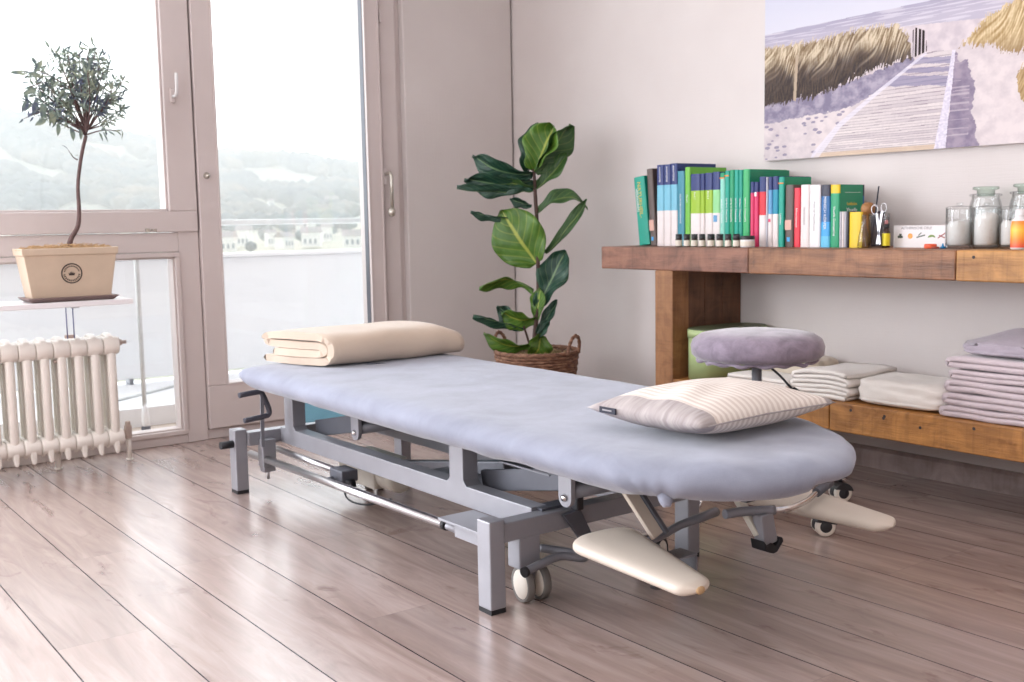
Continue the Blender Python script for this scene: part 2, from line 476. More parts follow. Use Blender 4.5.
# ------------------------------------------------------------------ room
WX, WY, CZ = 3.064, 4.06, 2.5
LX, BY = -2.4, -1.9
struct(link_mesh('floor', bx((LX - .1, BY - .1, -0.1), (WX + .1, WY + .14, 0)), 'floor_laminate'))
struct(link_mesh('ceiling', bx((LX - .1, BY - .1, CZ), (WX + .1, WY + .14, CZ + .1)), 'ceiling_paint'))
struct(link_mesh('wall_right', bx((WX, BY - .1, 0), (WX + .12, WY + .14, CZ)), 'wall_paint'))
bm = bmesh.new(); box(bm, (2.475, WY - 0.012, 0), (WX - .010, WY + .14, CZ)); box(bm, (WX - .012, WY + .03, 0), (WX, WY + .14, CZ))
struct(link_mesh('wall_far', bm, 'wall_paint', bev=0.004))
struct(link_mesh('wall_back', bx((LX, BY - .12, 0), (WX, BY, CZ)), 'wall_paint'))
bm = bmesh.new()
box(bm, (LX - .12, BY, 0), (LX, WY, 0.85)); box(bm, (LX - .12, BY, 2.2), (LX, WY, CZ))
box(bm, (LX - .12, BY, 0.85), (LX, -0.9, 2.2)); box(bm, (LX - .12, 3.0, 0.85), (LX, WY, 2.2))
struct(link_mesh('wall_left', bm, 'wall_paint'))
# baseboard on the right wall
bm = bmesh.new()
prism(bm, [(3.064, 0), (3.044, 0), (3.044, 0.058), (3.052, 0.068), (3.064, 0.068)], BY, WY, 'y')
o = struct(link_mesh('baseboard_right', bm, 'baseboard_wood'))

# window wall: fixed frame, upper casement over a fixed light, balcony door
Y0, Y1 = WY, WY + 0.10
def ring_frame(bm, x0, x1, z0, z1, w, y0, y1, wb=None, wt=None, wl=None, wr=None):
    wb, wt, wl, wr = (wb or w), (wt or w), (wl or w), (wr or w)
    box(bm, (x0, y0, z0), (x1, y1, z0 + wb)); box(bm, (x0, y0, z1 - wt), (x1, y1, z1))
    box(bm, (x0, y0, z0 + wb), (x0 + wl, y1, z1 - wt)); box(bm, (x1 - wr, y0, z0 + wb), (x1, y1, z1 - wt))

# window_1: lower fixed light and upper casement left of the door (x up to 1.538)
FT = 2.36
fr = bmesh.new()
box(fr, (1.442 + .016, Y0 + .004, 0.0), (1.538, Y1, FT))                # post between window and door
box(fr, (-0.40, Y0 + .004, 0.0), (1.458, Y1, 0.036))                  # sill rail
box(fr, (-0.40, Y0 + .004, 0.742), (1.458, Y1, 0.815))                # transom, lower half
w1 = struct(link_mesh('window_1', fr, 'frame_paint', bev=0.003))
cz = bmesh.new()                                                      # lower sash
ring_frame(cz, 0.30, 1.458, 0.036, 0.740, 0.018, Y0 - .006, Y1 - .02)
link_mesh('window_frame', cz, 'frame_paint', w1, bev=0.003)
cz = bmesh.new(); ring_frame(cz, 0.318, 1.440, 0.054, 0.722, 0.006, Y0 + .01, Y1 - .03)
link_mesh('glazing_bead', cz, 'frame_paint', w1, bev=0.002)
cz = bmesh.new()                                                      # upper casement
ring_frame(cz, -0.40, 1.534, 0.818, FT, 0.104, Y0 - .010, Y1 - .02, wb=0.078, wr=0.108)
link_mesh('window_frame', cz, 'frame_paint', w1, bev=0.004)
cz = bmesh.new(); ring_frame(cz, -0.30, 1.426, 0.896, FT - .1, 0.008, Y0 + .006, Y1 - .03)
link_mesh('glazing_bead', cz, 'frame_paint', w1, bev=0.002)
link_mesh('pane', bx((0.30, Y0 + .045, 0.05), (1.45, Y0 + .049, 0.73)), 'window_glass', w1)
link_mesh('pane', bx((-0.35, Y0 + .045, 0.85), (1.44, Y0 + .049, FT - .06)), 'window_glass', w1)
# handle of the casement
hb = bmesh.new(); box(hb, (1.447, Y0 - .022, 1.300), (1.468, Y0 - .009, 1.352))
hn = link_mesh('window_handle', hb, 'frame_paint', w1, bev=0.004)
hb = bmesh.new(); tube(hb, [(1.458, Y0 - .02, 1.322), (1.458, Y0 - .05, 1.322), (1.460, Y0 - .055, 1.335), (1.462, Y0 - .055, 1.405)], 0.0062, 10, flat=.8)
link_mesh('lever', hb, 'print_white', hn)
hb = bmesh.new(); box(hb, (1.27, Y0 - .008, .826), (1.33, Y0 + .002, .829)); box(hb, (1.33, Y0 - .016, .818), (1.345, Y0 + .002, .832)); box(hb, (1.351, Y0 - .016, .824), (1.358, Y0 + .002, .830)); box(hb, (1.362, Y0 - .014, .820), (1.372, Y0 + .002, .830))
link_mesh('catch', hb, 'chrome_handle', w1, bev=0.001)
# more of the same window wall beyond the left edge of the picture
w2b = bmesh.new(); ring_frame(w2b, LX, -0.40, 0, 0.74, 0.07, Y0, Y1); ring_frame(w2b, LX, -0.40, 0.74, FT, 0.09, Y0, Y1)
w2 = struct(link_mesh('window_2', w2b, 'frame_paint'))
link_mesh('pane', bx((LX + .06, Y0 + .045, 0.06), (-0.46, Y0 + .049, .68)), 'window_glass', w2)
link_mesh('pane', bx((LX + .08, Y0 + .045, 0.80), (-0.46, Y0 + .049, FT - .06)), 'window_glass', w2)
lintel = bmesh.new(); box(lintel, (LX, Y0, FT), (2.475, Y1 + .04, CZ)); struct(link_mesh('wall_lintel', lintel, 'wall_paint'))
# window in the left wall
w3b = bmesh.new()
for a, b in (((LX - .1, -0.9, .85), (LX - .02, 3.0, .93)), ((LX - .1, -0.9, 2.12), (LX - .02, 3.0, 2.2)), ((LX - .1, -0.9, .93), (LX - .02, -.82, 2.12)), ((LX - .1, 2.92, .93), (LX - .02, 3.0, 2.12)), ((LX - .1, 1.0, .93), (LX - .02, 1.08, 2.12))):
    box(w3b, a, b)
w3 = struct(link_mesh('window_3', w3b, 'frame_paint'))
link_mesh('pane', bx((LX - .062, -.85, .9), (LX - .058, 2.95, 2.15)), 'window_glass', w3)

# door_1: balcony door with one tall pane
db = bmesh.new()
box(db, (1.538, Y0 + .010, 0.0), (2.475, Y1, 0.040))                  # threshold rail
box(db, (2.352, Y0 + .008, 0.040), (2.448, Y1, FT))                   # frame beside the wall
box(db, (2.448, Y0 + .022, 0.0), (2.475, Y1, FT))
door = struct(link_mesh('door_1', db, 'frame_paint', bev=0.003))
dl = bmesh.new(); ring_frame(dl, 1.541, 2.352, 0.044, FT, 0.072, Y0 - .014, Y1 - .02, wb=0.170, wl=0.078, wr=0.062)
link_mesh('door_leaf', dl, 'frame_paint', door, bev=0.004)
dl = bmesh.new(); ring_frame(dl, 1.617, 2.292, 0.212, FT - .07, 0.008, Y0 - .017, Y1 - .04)
link_mesh('glazing_bead', dl, 'frame_paint', door, bev=0.002)
link_mesh('pane', bx((1.61, Y0 + .030, 0.205), (2.30, Y0 + .034, FT - .06)), 'window_glass', door)
dl = bmesh.new(); box(dl, (2.282, Y0 + .0, 0.22), (2.288, Y0 + .03, FT - .08))
link_mesh('pane_seal', dl, 'steel_dark', door)
# slim strip and espagnolette rod
dl = bmesh.new(); box(dl, (2.346, Y0 - .020, 0.10), (2.352, Y0 - .012, FT - .05)); box(dl, (2.366, Y0 + .0, 0.04), (2.369, Y0 + .008, FT))
link_mesh('cover_strip', dl, 'frame_paint', door, bev=0.001)
dl = bmesh.new(); box(dl, (2.354, Y0 - .018, 1.0), (2.372, Y0 + .008, 1.07)); box(dl, (2.360, Y0 - .018, 1.68), (2.372, Y0 + .004, 1.72))
hd = link_mesh('door_handle', dl, 'frame_paint', door, bev=0.003)
dl = bmesh.new(); tube(dl, [(2.366, Y0 - .012, 1.045), (2.368, Y0 - .05, 1.050), (2.369, Y0 - .060, 1.035), (2.368, Y0 - .062, .90)], 0.0075, 10)
lathe(dl, [(0, -.022), (.013, -.016), (.0165, 0), (.013, .014), (0, .02)], (2.366, Y0 - .060, .884), 14)
link_mesh('lever', dl, 'chrome_handle', hd)
dl = bmesh.new(); lathe(dl, [(.012, 0), (.013, .004), (.008, .010), (.007, .022), (0, .024)], (1.574, Y0 - .014, 1.030), 16, 'y')
bmesh.ops.scale(dl, vec=(1, -1, 1), verts=dl.verts, space=Matrix.Translation((0, -(Y0 - .014), 0)))
link_mesh('knob', dl, 'chrome_handle', door)

# ------------------------------------------------------------------ balcony
struct(link_mesh('floor_balcony', bx((LX - 1, Y1, -0.14), (4.4, 4.58, -0.008)), 'balcony_tile'))
struct(link_mesh('trim_1', bx((LX - 1, 4.57, -0.14), (4.4, 5.42, 0.074)), 'kerb_white', bev=0.004) if False else link_mesh('trim_1', bx((LX - 1, 4.57, -0.14), (4.4, 5.42, 0.074)), 'kerb_white', bev=0.004))
pb = bmesh.new(); box(pb, (LX - 1, 5.30, 0.100), (4.4, 5.36, 0.680)); 
par = struct(link_mesh('wall_parapet', pb, 'balcony_white', bev=0.004))
link_mesh('coping', bx((LX - 1, 5.275, 0.680), (4.4, 5.385, 0.700)), 'kerb_white', par, bev=0.004)
for i in range(16):
    x = LX - .6 + i * 0.42
    pb = bmesh.new(); box(pb, (x, 5.29, 0.074), (x + .02, 5.35, 0.102))
    link_mesh('spacer', pb, 'steel_mid', par)
pb = bmesh.new(); box(pb, (LX - 1, 5.285, 0.842), (4.4, 5.315, 0.871))
rl = link_mesh('handrail', pb, 'rail_metal', par, bev=0.006)
for x in (-1.4, 0.2, 1.72, 3.45):
    link_mesh('rail_post', bx((x, 5.315, 0.70), (x + .02, 5.335, 0.86)), 'rail_metal', par)
pb = bmesh.new()
tube(pb, [(1.20, 4.66, .080), (1.84, 5.12, .080)], 0.006, 8)  # thin diagonal strip added in place of the railing's shadow on the kerb
tag(link_mesh('rail_shadow_strip', pb, 'rail_metal'), 'thin strip standing in for a rail shadow on the white kerb beyond the low window', 'shadow strip')
pp = empty('awning_crank', (1.416, 4.44, 0), 'slim white crank rod standing on the balcony tiles', 'rod')
pb = bmesh.new(); tube(pb, [(1.412, 4.44, .09), (1.409, 4.44, .76)], 0.0055, 8); box(pb, (1.414, 4.437, .09), (1.424, 4.443, .76))
link_mesh('rod', pb, 'rail_metal', pp)
pb = bmesh.new(); lathe(pb, [(.014, 0), (.016, .03), (.014, .07), (.006, .1)], (1.416, 4.44, 0.012), 12)
link_mesh('grip', pb, 'kerb_white', pp)
pb = bmesh.new(); lathe(pb, [(.019, 0), (.019, .022), (.015, .026)], (1.416, 4.44, -0.008), 12)
link_mesh('end_cap', pb, 'steel_dark', pp)

# ------------------------------------------------------------------ valley: terrain, woods, houses
def ridge_el(az):
    pts = [(0, 6.0), (11.9, 5.3), (16.3, 4.6), (19.1, 4.2), (21.7, 3.65), (26.5, 3.1), (29, 2.75), (40, 2.3), (70, 1.8)]
    for (a, e), (b, g) in zip(pts, pts[1:]):
        if az <= b: return e + (g - e) * (az - a) / (b - a)
    return 2.0
def land(r, az):
    ks = [(60, -10.0), (180, -3.6), (260, -1.6), (350, -0.75), (450, 0.2), (600, None), (850, 'r'), (1100, 'r2')]
    R = ridge_el(az)
    val = {None: 0.2 + (R - 0.2) * 0.42, 'r': R, 'r2': R * 0.7}
    kk = [(a, val[b] if (b is None or isinstance(b, str)) else b) for a, b in ks]
    el = kk[-1][1]
    if r <= kk[0][0]: el = kk[0][1]
    else:
        for (a, e), (b, g) in zip(kk, kk[1:]):
            if r <= b: el = e + (g - e) * (r - a) / (b - a); break
    z = 0.83 + r * tan(radians(el))
    return z + mn.noise(Vector((r * .01, az * .15, 3))) * r * .004
bm = bmesh.new(); NA, NR = 70, 60; grid = []
for i in range(NA + 1):
    az = -4 + 58 * i / NA; row = []
    for j in range(NR + 1):
        r = 60 * (1100 / 60) ** (j / NR); row.append(bm.verts.new((r * sin(radians(az)), r * cos(radians(az)), land(r, az) - 2)))
    grid.append(row)
for i in range(NA):
    for j in range(NR):
        bm.faces.new((grid[i][j], grid[i + 1][j], grid[i + 1][j + 1], grid[i][j + 1])).smooth = True
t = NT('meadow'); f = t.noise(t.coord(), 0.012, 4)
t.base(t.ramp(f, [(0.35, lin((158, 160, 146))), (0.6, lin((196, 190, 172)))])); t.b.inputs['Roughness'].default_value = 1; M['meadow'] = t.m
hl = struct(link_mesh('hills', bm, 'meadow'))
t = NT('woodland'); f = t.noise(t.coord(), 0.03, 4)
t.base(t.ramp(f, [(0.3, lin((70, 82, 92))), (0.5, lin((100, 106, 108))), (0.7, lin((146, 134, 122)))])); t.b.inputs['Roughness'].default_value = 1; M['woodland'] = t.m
rnd = random.Random(11)
tmpl = bmesh.new(); bmesh.ops.create_icosphere(tmpl, subdivisions=1, radius=1.0)
TV = [v.co.copy() for v in tmpl.verts]; TF = [[v.index for v in f.verts] for f in tmpl.faces]; tmpl.free()
def crown(verts, faces, c, r, h, sd):
    n0 = len(verts)
    for v in TV:
        k = 1 + .30 * mn.noise(v * 1.7 + Vector((sd, sd * .7, 0)))
        verts.append((c[0] + v.x * r * k, c[1] + v.y * r * k, c[2] + v.z * h * k))
    faces.extend([[n0 + i for i in f] for f in TF])
HS = [(22.1, 330, 7, 6, .2, 'white hillside house just above the parapet at the door frame'), (23.0, 352, 6, 7, -.3, 'white gabled house below the handrail, second from the door frame'),
      (24.3, 345, 4.2, 6, .4, 'narrow white house below the handrail near the middle of the door pane'), (25.0, 332, 6.5, 5, .9, 'white house with pale roof right on the parapet line, centre of the pane'),
      (25.8, 395, 4, 5.5, 0, 'small white house touching the underside of the handrail, left one of two'), (26.4, 400, 4, 6, .3, 'small white house touching the underside of the handrail, right one of two'),
      (26.4, 338, 7.5, 6, -.2, 'wide white house above the parapet beneath the two small ones'), (27.2, 365, 4.6, 6.5, .2, 'tall white house in the right half of the door pane'),
      (28.5, 328, 7.5, 5, 0, 'white house nearest the right edge of the door pane'), (27.5, 560, 9, 4.5, .1, 'long white building alone on the slope above the handrail'),
      (24.4, 545, 4, 4, .3, 'small white house among trees halfway up the slope'), (24.2, 470, 4.5, 4, 0, 'white roof just above the handrail, left one of two'),
      (25.2, 470, 5.5, 4, .3, 'white roof just above the handrail, right one of two'), (12.2, 465, 10, 6, .2, 'white house low in the left window at its edge'),
      (15.1, 480, 8, 6, -.2, 'white house seen beside the olive trunk'), (17.3, 450, 8, 4, .1, 'white house seen low in the window right of the olive trunk')]
HOUSES = [(h[0], h[1], h[2] / 2) for h in HS]
verts, faces = [], []
for i in range(7000):
    az = rnd.uniform(6, 34); r = 290 + 600 * rnd.random() ** .8
    # open meadows and the village stay free of wood
    m = mn.noise(Vector((az * .22, r * .010, 8)))
    if r < 830 and m < -0.10: continue
    if r < 425 and rnd.random() < .86: continue
    if r < 500 and rnd.random() < .4: continue
    s = rnd.uniform(2.2, 4.6) * (0.5 + r / 700) * (.55 if r < 425 else 1)
    x_, y_ = r * sin(radians(az)), r * cos(radians(az))
    if any(abs((az - ha) * r * .01745) < hw * .95 + s and -hw - s * 2 < hr - r + 0 and hr - r < 26 + hw for ha, hr, hw in HOUSES): continue
    crown(verts, faces, (r * sin(radians(az)), r * cos(radians(az)), land(r, az) + s * .35), s, s * .85, i)
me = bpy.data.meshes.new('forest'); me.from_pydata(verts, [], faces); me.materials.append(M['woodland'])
for p in me.polygons: p.use_smooth = True
fo = bpy.data.objects.new('forest', me); COL.objects.link(fo)
tag(fo, 'hazy wooded hillside across the valley behind the balcony', 'forest', None, 'stuff')
simple('house_wall', (240, 238, 236), 0.9, var=0.02, scale=.5)
simple('house_roof', (160, 150, 150), 0.9, var=0.06, scale=.5)
simple('house_window', (120, 128, 140), 0.4, var=0.05, scale=.5)
def house(az, r, w, h, rz, label):
    x, y = r * sin(radians(az)), r * cos(radians(az)); z = land(r, az) - 1.5
    e = empty('house', (x, y, z), label, 'house', 'houses across the valley'); e.rotation_euler = (0, 0, -radians(az) + rz)
    b = bmesh.new(); d = w * .8
    box(b, (-w / 2, -d / 2, 0), (w / 2, d / 2, h)); link_mesh('walls', b, 'house_wall', e, world=False)
    b = bmesh.new(); prism(b, [(-d / 2 - .4, h), (d / 2 + .4, h), (0, h + w * .34)], -w / 2 - .4, w / 2 + .4, 'x'); link_mesh('roof', b, 'house_roof', e, world=False)
    for i in range(3):
        for j in range(max(1, int(h / 3))):
            b = bmesh.new(); box(b, (-w / 2 + w * (.14 + .29 * i), -d / 2 - .06, 1 + j * 2.7), (-w / 2 + w * (.28 + .29 * i), -d / 2 + .05, 2.4 + j * 2.7))
            link_mesh('window', b, 'house_window', e, world=False)
    return e
for h in HS: house(h[0], h[1], h[2] * .72, h[3] * .72, h[4], h[5])
# morning haze filling the valley
hz = bmesh.new(); box(hz, (5, 90, -40), (620, 1100, 110))
vt = bpy.data.materials.new('haze_air'); vt.use_nodes = True; vt.node_tree.nodes.clear()
vo = vt.node_tree.nodes.new('ShaderNodeOutputMaterial'); vs = vt.node_tree.nodes.new('ShaderNodeVolumeScatter')
vs.inputs['Color'].default_value = (0.97, 0.985, 1, 1); vs.inputs['Density'].default_value = 0.0017; vs.inputs['Anisotropy'].default_value = 0.0
vt.node_tree.links.new(vs.outputs[0], vo.inputs['Volume']); M['haze_air'] = vt
ho = link_mesh('haze', hz, 'haze_air'); tag(ho, 'pale haze filling the valley in front of the hills', 'haze', None, 'stuff')

# ------------------------------------------------------------------ radiator with plant shelf
rad = empty('radiator', (0.80, 3.90, 0), 'cream cast column radiator standing in front of the low window', 'radiator')
def section_bm():
    b = bmesh.new(); prof = []
    # outline of one section in (depth, height), with a pointed foot front and back
    out = [(-.058, .070), (-.052, .045), (-.028, .090), (.028, .090), (.052, .045), (.058, .070), (.060, .10), (.060, .40), (.052, .448), (.030, .462), (-.030, .462), (-.052, .448), (-.060, .40), (-.060, .10)]
    # columns
    for yy in (-.045, 0.0, .045):
        tube(b, [(0, yy, .10), (0, yy, .40)], 0.0135, 12, flat=1.2)
    prism(b, [(-.060, .405), (-.048, .385), (.048, .385), (.060, .405), (.060, .440), (.046, .458), (.012, .468), (-.012, .468), (-.046, .458), (-.060, .440)], -.0115, .0115, 'x')
    prism(b, [(-.062, .040), (-.052, .052), (-.030, .078), (.030, .078), (.052, .052), (.062, .040), (.062, .100), (.050, .125), (-.050, .125), (-.062, .100)], -.0115, .0115, 'x')
    for yy in (-.036, .0, .036):
        lathe(b, [(.031, -.0275), (.031, .0275)], (0, yy, .425), 16, 'x'); lathe(b, [(.029, -.0275), (.029, .0275)], (0, yy, .098), 16, 'x')
    lathe(b, [(.019, -.028), (.019, .028)], (0, 0, .43), 14, 'x'); lathe(b, [(.019, -.028), (.019, .028)], (0, 0, .085), 14, 'x')
    for v in b.verts:
        if v.co.z < .06: v.co.x *= .75
    bmesh.ops.recalc_face_normals(b, faces=b.faces)
    return b
s0 = None
for i in range(12):
    x = 1.122 - .0555 * i - rad.location.x
    if s0 is None:
        s0 = link_mesh('section', section_bm(), 'radiator_paint', rad, world=False, bev=0.006); s = s0
    else:
        s = s0.copy(); COL.objects.link(s); s.parent = rad
    s.location = (x, 0, 0)
b = bmesh.new(); lathe(b, [(.020, 0), (.020, .012), (.012, .014), (.010, .024), (0, .026)], (1.150, 3.90, .430), 12, 'x'); box(b, (1.172, 3.896, .424), (1.190, 3.904, .436))
link_mesh('plug', b, 'radiator_metal', rad)
b = bmesh.new(); lathe(b, [(.018, 0), (.018, .010), (.012, .012), (.012, .03)], (1.150, 3.90, .100), 12, 'x'); box(b, (1.168, 3.888, .080), (1.190, 3.912, .128))
lathe(b, [(.010, 0), (.010, .02), (0, .022)], (1.179, 3.90, .122), 10)
link_mesh('valve', b, 'radiator_metal', rad, bev=0.003)
b = bmesh.new(); tube(b, [(1.179, 3.90, 0), (1.179, 3.90, .085)], .0085, 12); lathe(b, [(.013, 0), (.013, .006), (.009, .007)], (1.179, 3.90, 0), 12)
link_mesh('pipe', b, 'radiator_paint', rad)
for xx in (.937, .56):
    b = bmesh.new(); tube(b, [(xx, 3.915, 0), (xx, 3.915, .10)], .010, 12); lathe(b, [(.014, 0), (.014, .006), (.010, .007)], (xx, 3.915, 0), 12)
    link_mesh('foot', b, 'radiator_paint', rad)
b = bmesh.new(); box(b, (.944, 3.866, .30), (.954, 3.872, .44)); tube(b, [(.930, 3.862, .385), (.953, 3.862, .385)], .006, 8); box(b, (.968, 3.838, .463), (1.0, 3.85, .475))
link_mesh('shelf_clamp', b, 'radiator_metal', rad, bev=0.002)

sh = empty('plant_shelf', (0.8, 3.87, .46), 'white board on thin rods above the cream radiator', 'shelf')
b = bmesh.new(); box(b, (0.35, 3.765, .574), (1.182, 3.975, .592)); link_mesh('board', b, 'shelf_white', sh, bev=0.002)
for xx in (.966, .988):
    b = bmesh.new(); tube(b, [(xx, 3.80, .466), (xx, 3.80, .574)], .0022, 8); link_mesh('rod', b, 'rod_blue_grey', sh)
b = bmesh.new(); box(b, (.984, 3.79, .568), (1.008, 3.81, .5745)); link_mesh('bracket', b, 'chrome_soft', sh)

# olive tree in its pot
ot = empty('olive_tree', (.99, 3.86, .592), 'small round-headed olive tree growing in a beige crested pot', 'tree')
b = bmesh.new(); box(b, (0, 0, 0), (1, 1, 1))
b.free(); b = bmesh.new()
def frustum(bm, x0, x1, y0, y1, z0, X0, X1, Y0_, Y1_, z1, mi=0):
    lo = [bm.verts.new(p) for p in ((x0, y0, z0), (x1, y0, z0), (x1, y1, z0), (x0, y1, z0))]
    hi = [bm.verts.new(p) for p in ((X0, Y0_, z1), (X1, Y0_, z1), (X1, Y1_, z1), (X0, Y1_, z1))]
    fs = [bm.faces.new(lo[::-1]), bm.faces.new(hi)] + [bm.faces.new((lo[i], lo[(i + 1) % 4], hi[(i + 1) % 4], hi[i])) for i in range(4)]
    for f in fs: f.material_index = mi
    return lo + hi
def open_pot(bm, lo, mid, hi, wall=.010):
    # lo/mid/hi: (hx, hy, z) half sizes about the centre
    cx, cy = .994, 3.862
    def ring(hx, hy, z): return [bm.verts.new((cx + sx * hx, cy + sy * hy, z)) for sx, sy in ((-1, -1), (1, -1), (1, 1), (-1, 1))]
    rings = [ring(*lo), ring(*mid), ring(mid[0] + .005, mid[1] + .005, mid[2] + .001), ring(*hi), ring(hi[0] - wall, hi[1] - wall, hi[2]), ring(lo[0] - wall, lo[1] - wall, lo[2] + .01)]
    bm.faces.new(rings[0][::-1])
    for a, c in zip(rings, rings[1:]):
        for i in range(4): bm.faces.new((a[i], a[(i + 1) % 4], c[(i + 1) % 4], c[i]))
    bm.faces.new(rings[-1])
open_pot(b, (.129, .050, .606), (.150, .061, .748), (.157, .066, .772))
pot = link_mesh('pot', b, 'pot_clay', ot, bev=0.003)
# round stamp on the pot's front face (face leans outwards)
sl = Vector((0, -(.061 - .050), .748 - .606)).normalized(); nx = Vector((1, 0, 0)); nn = nx.cross(sl)   # outward
cen = Vector((.994, 3.862 - .050 - .011 * (.686 - .606) / .142, .686)) + nn * .0006
R = rot_axes(nx, sl)
b = bmesh.new()
def ring2(bm, r0, r1, n=40, z0=0, z1=.0005, c=(0, 0)):
    a = [[bm.verts.new((c[0] + r * cos(2 * pi * k / n), c[1] + r * sin(2 * pi * k / n), z)) for k in range(n)] for r, z in ((r0, z0), (r0, z1), (r1, z1), (r1, z0))]
    for i in range(4):
        p, q = a[i], a[(i + 1) % 4]
        for k in range(n): bm.faces.new((p[k], p[(k + 1) % n], q[(k + 1) % n], q[k]))
ring2(b, .0305, .0345)
for k in range(12):                                                   # ring of small characters
    a = pi * (1.06 + k * .88 / 11)
    c, s_ = cos(a) * .0245, sin(a) * .0245
    m = Matrix.Translation((c, s_, 0)) @ Matrix.Rotation(a + pi / 2, 4, 'Z')
    box(b, (-.0018, -.003, 0), (.0018, .003, .0005), mat=m)
for k in range(13):
    a = pi * (.90 - k * .80 / 12); c, s_ = cos(a) * .0245, sin(a) * .0245
    m = Matrix.Translation((c, s_, 0)) @ Matrix.Rotation(a - pi / 2, 4, 'Z')
    box(b, (-.0016, -.0022, 0), (.0016, .0022, .0005), mat=m)
crown_pts = [(-.009, -.007), (.009, -.007), (.0105, .003), (.006, -.001), (.005, .006), (.002, .0), (0, .009), (-.002, .0), (-.005, .006), (-.006, -.001), (-.0105, .003)]
prism(b, crown_pts, 0, .0005, 'z')
b.transform(Matrix.Translation(cen) @ R.to_4x4())
link_mesh('stamp', b, 'print_dark', pot)
b = bmesh.new()
frustum(b, .862, 1.126, 3.795, 3.925, .5925, .845, 1.143, 3.780, 3.94, .607)
link_mesh('saucer', b, 'tray_brown', ot, bev=0.003)
b = bmesh.new(); box(b, (.852, 3.812, .70), (1.136, 3.912, .764)); link_mesh('soil', b, 'soil', ot)
b = bmesh.new(); rr = random.Random(3)
for i in range(320):
    x, y = rr.uniform(.855, 1.125), rr.uniform(3.81, 3.905); z = .766 + rr.random() * .012 * (1 - abs(x - .99) / .18)
    a = rr.uniform(0, pi); L = rr.uniform(.01, .03); pz = z + rr.uniform(-.004, .008)
    tube(b, [(x - L * cos(a), y - L * sin(a) * .5, z), (x, y, pz + .006), (x + L * cos(a), y + L * sin(a) * .5, z)], .0009, 4, smooth_path=2)
link_mesh('wood_wool', b, 'wood_wool', ot)
b = bmesh.new()
tr = [(1.001, 3.86, .75), (1.012, 3.86, .80), (1.038, 3.86, .845), (1.045, 3.86, .90), (1.046, 3.86, .98), (1.057, 3.86, 1.05), (1.068, 3.86, 1.10), (1.083, 3.86, 1.152)]
tube(b, tr, [.011, .0085, .0075, .0068, .006, .006, .006, .006], 10, smooth_path=4)
rr = random.Random(21); CC = Vector((1.062, 3.86, 1.318)); tips = []
for i in range(46):
    a = rr.uniform(0, 2 * pi); e = rr.uniform(-.75, 1.45)
    d = Vector((cos(a) * cos(e), sin(a) * cos(e) * .9, sin(e)))
    st = Vector((1.083, 3.86, 1.152)) + Vector((0, 0, rr.uniform(0, .03)))
    en = CC + Vector((d.x * .180 + .008, d.y * .15, d.z * .145 - .006)) * rr.uniform(.75, 1.05)
    mid = (st + en) / 2 + Vector((rr.uniform(-.02, .02), rr.uniform(-.02, .02), rr.uniform(-.01, .02)))
    tube(b, [st, mid, en], [.0028, .0018, .0009], 5, smooth_path=3)
    tips.append((st, mid, en))
# the low sprigs and the long one reaching left
extra = [((1.083, 3.86, 1.16), (.98, 3.85, 1.23), (.885, 3.85, 1.20)), ((1.07, 3.86, 1.3), (.95, 3.85, 1.32), (.885, 3.85, 1.28)), ((1.085, 3.86, 1.155), (1.14, 3.86, 1.172), (1.205, 3.86, 1.172)),
         ((1.06, 3.86, 1.3), (.94, 3.85, 1.36), (.893, 3.85, 1.348)), ((1.1, 3.86, 1.35), (1.13, 3.86, 1.43), (1.175, 3.86, 1.43)), ((1.05, 3.86, 1.07), (1.035, 3.855, 1.078), (1.02, 3.85, 1.10))]
for st, mid, en in extra:
    tube(b, [st, mid, en], [.0028, .0018, .0009], 5, smooth_path=3); tips.append((Vector(st), Vector(mid), Vector(en)))
link_mesh('trunk', b, 'bark', ot)
def small_leaf(bm, p, d, L, W, nrm):
    d = d.normalized(); s = d.cross(nrm).normalized(); n = s.cross(d).normalized()
    prof = [(0, .12), (.25, .8), (.5, 1), (.75, .75), (1, .05)]
    A = [bm.verts.new(p + d * (L * t) - s * (W * w) + n * (.12 * L * sin(pi * t))) for t, w in prof]
    C = [bm.verts.new(p + d * (L * t) + n * (.12 * L * sin(pi * t) - .15 * W)) for t, w in prof]
    B = [bm.verts.new(p + d * (L * t) + s * (W * w) + n * (.12 * L * sin(pi * t))) for t, w in prof]
    for i in range(4):
        bm.faces.new((A[i], C[i], C[i + 1], A[i + 1])).smooth = True; bm.faces.new((C[i], B[i], B[i + 1], C[i + 1])).smooth = True
b = bmesh.new()
for i, (st, mid, en) in enumerate(tips):
    n = 26 if i < 46 else (9 if i < 51 else 3)
    for k in range(n):
        t_ = rr.uniform(.35, 1.02)
        p = (st * (1 - t_) ** 2 + mid * 2 * t_ * (1 - t_) + en * t_ * t_)
        ax = (en - mid).normalized(); rv = Vector((rr.gauss(0, 1), rr.gauss(0, 1), rr.gauss(0, 1))).normalized()
        d = (ax * .5 + rv * .85)
        small_leaf(b, p, d, rr.uniform(.024, .040), rr.uniform(.0024, .0040), Vector((rr.gauss(0, .5), -1 + rr.gauss(0, .4), rr.gauss(0, .6))))
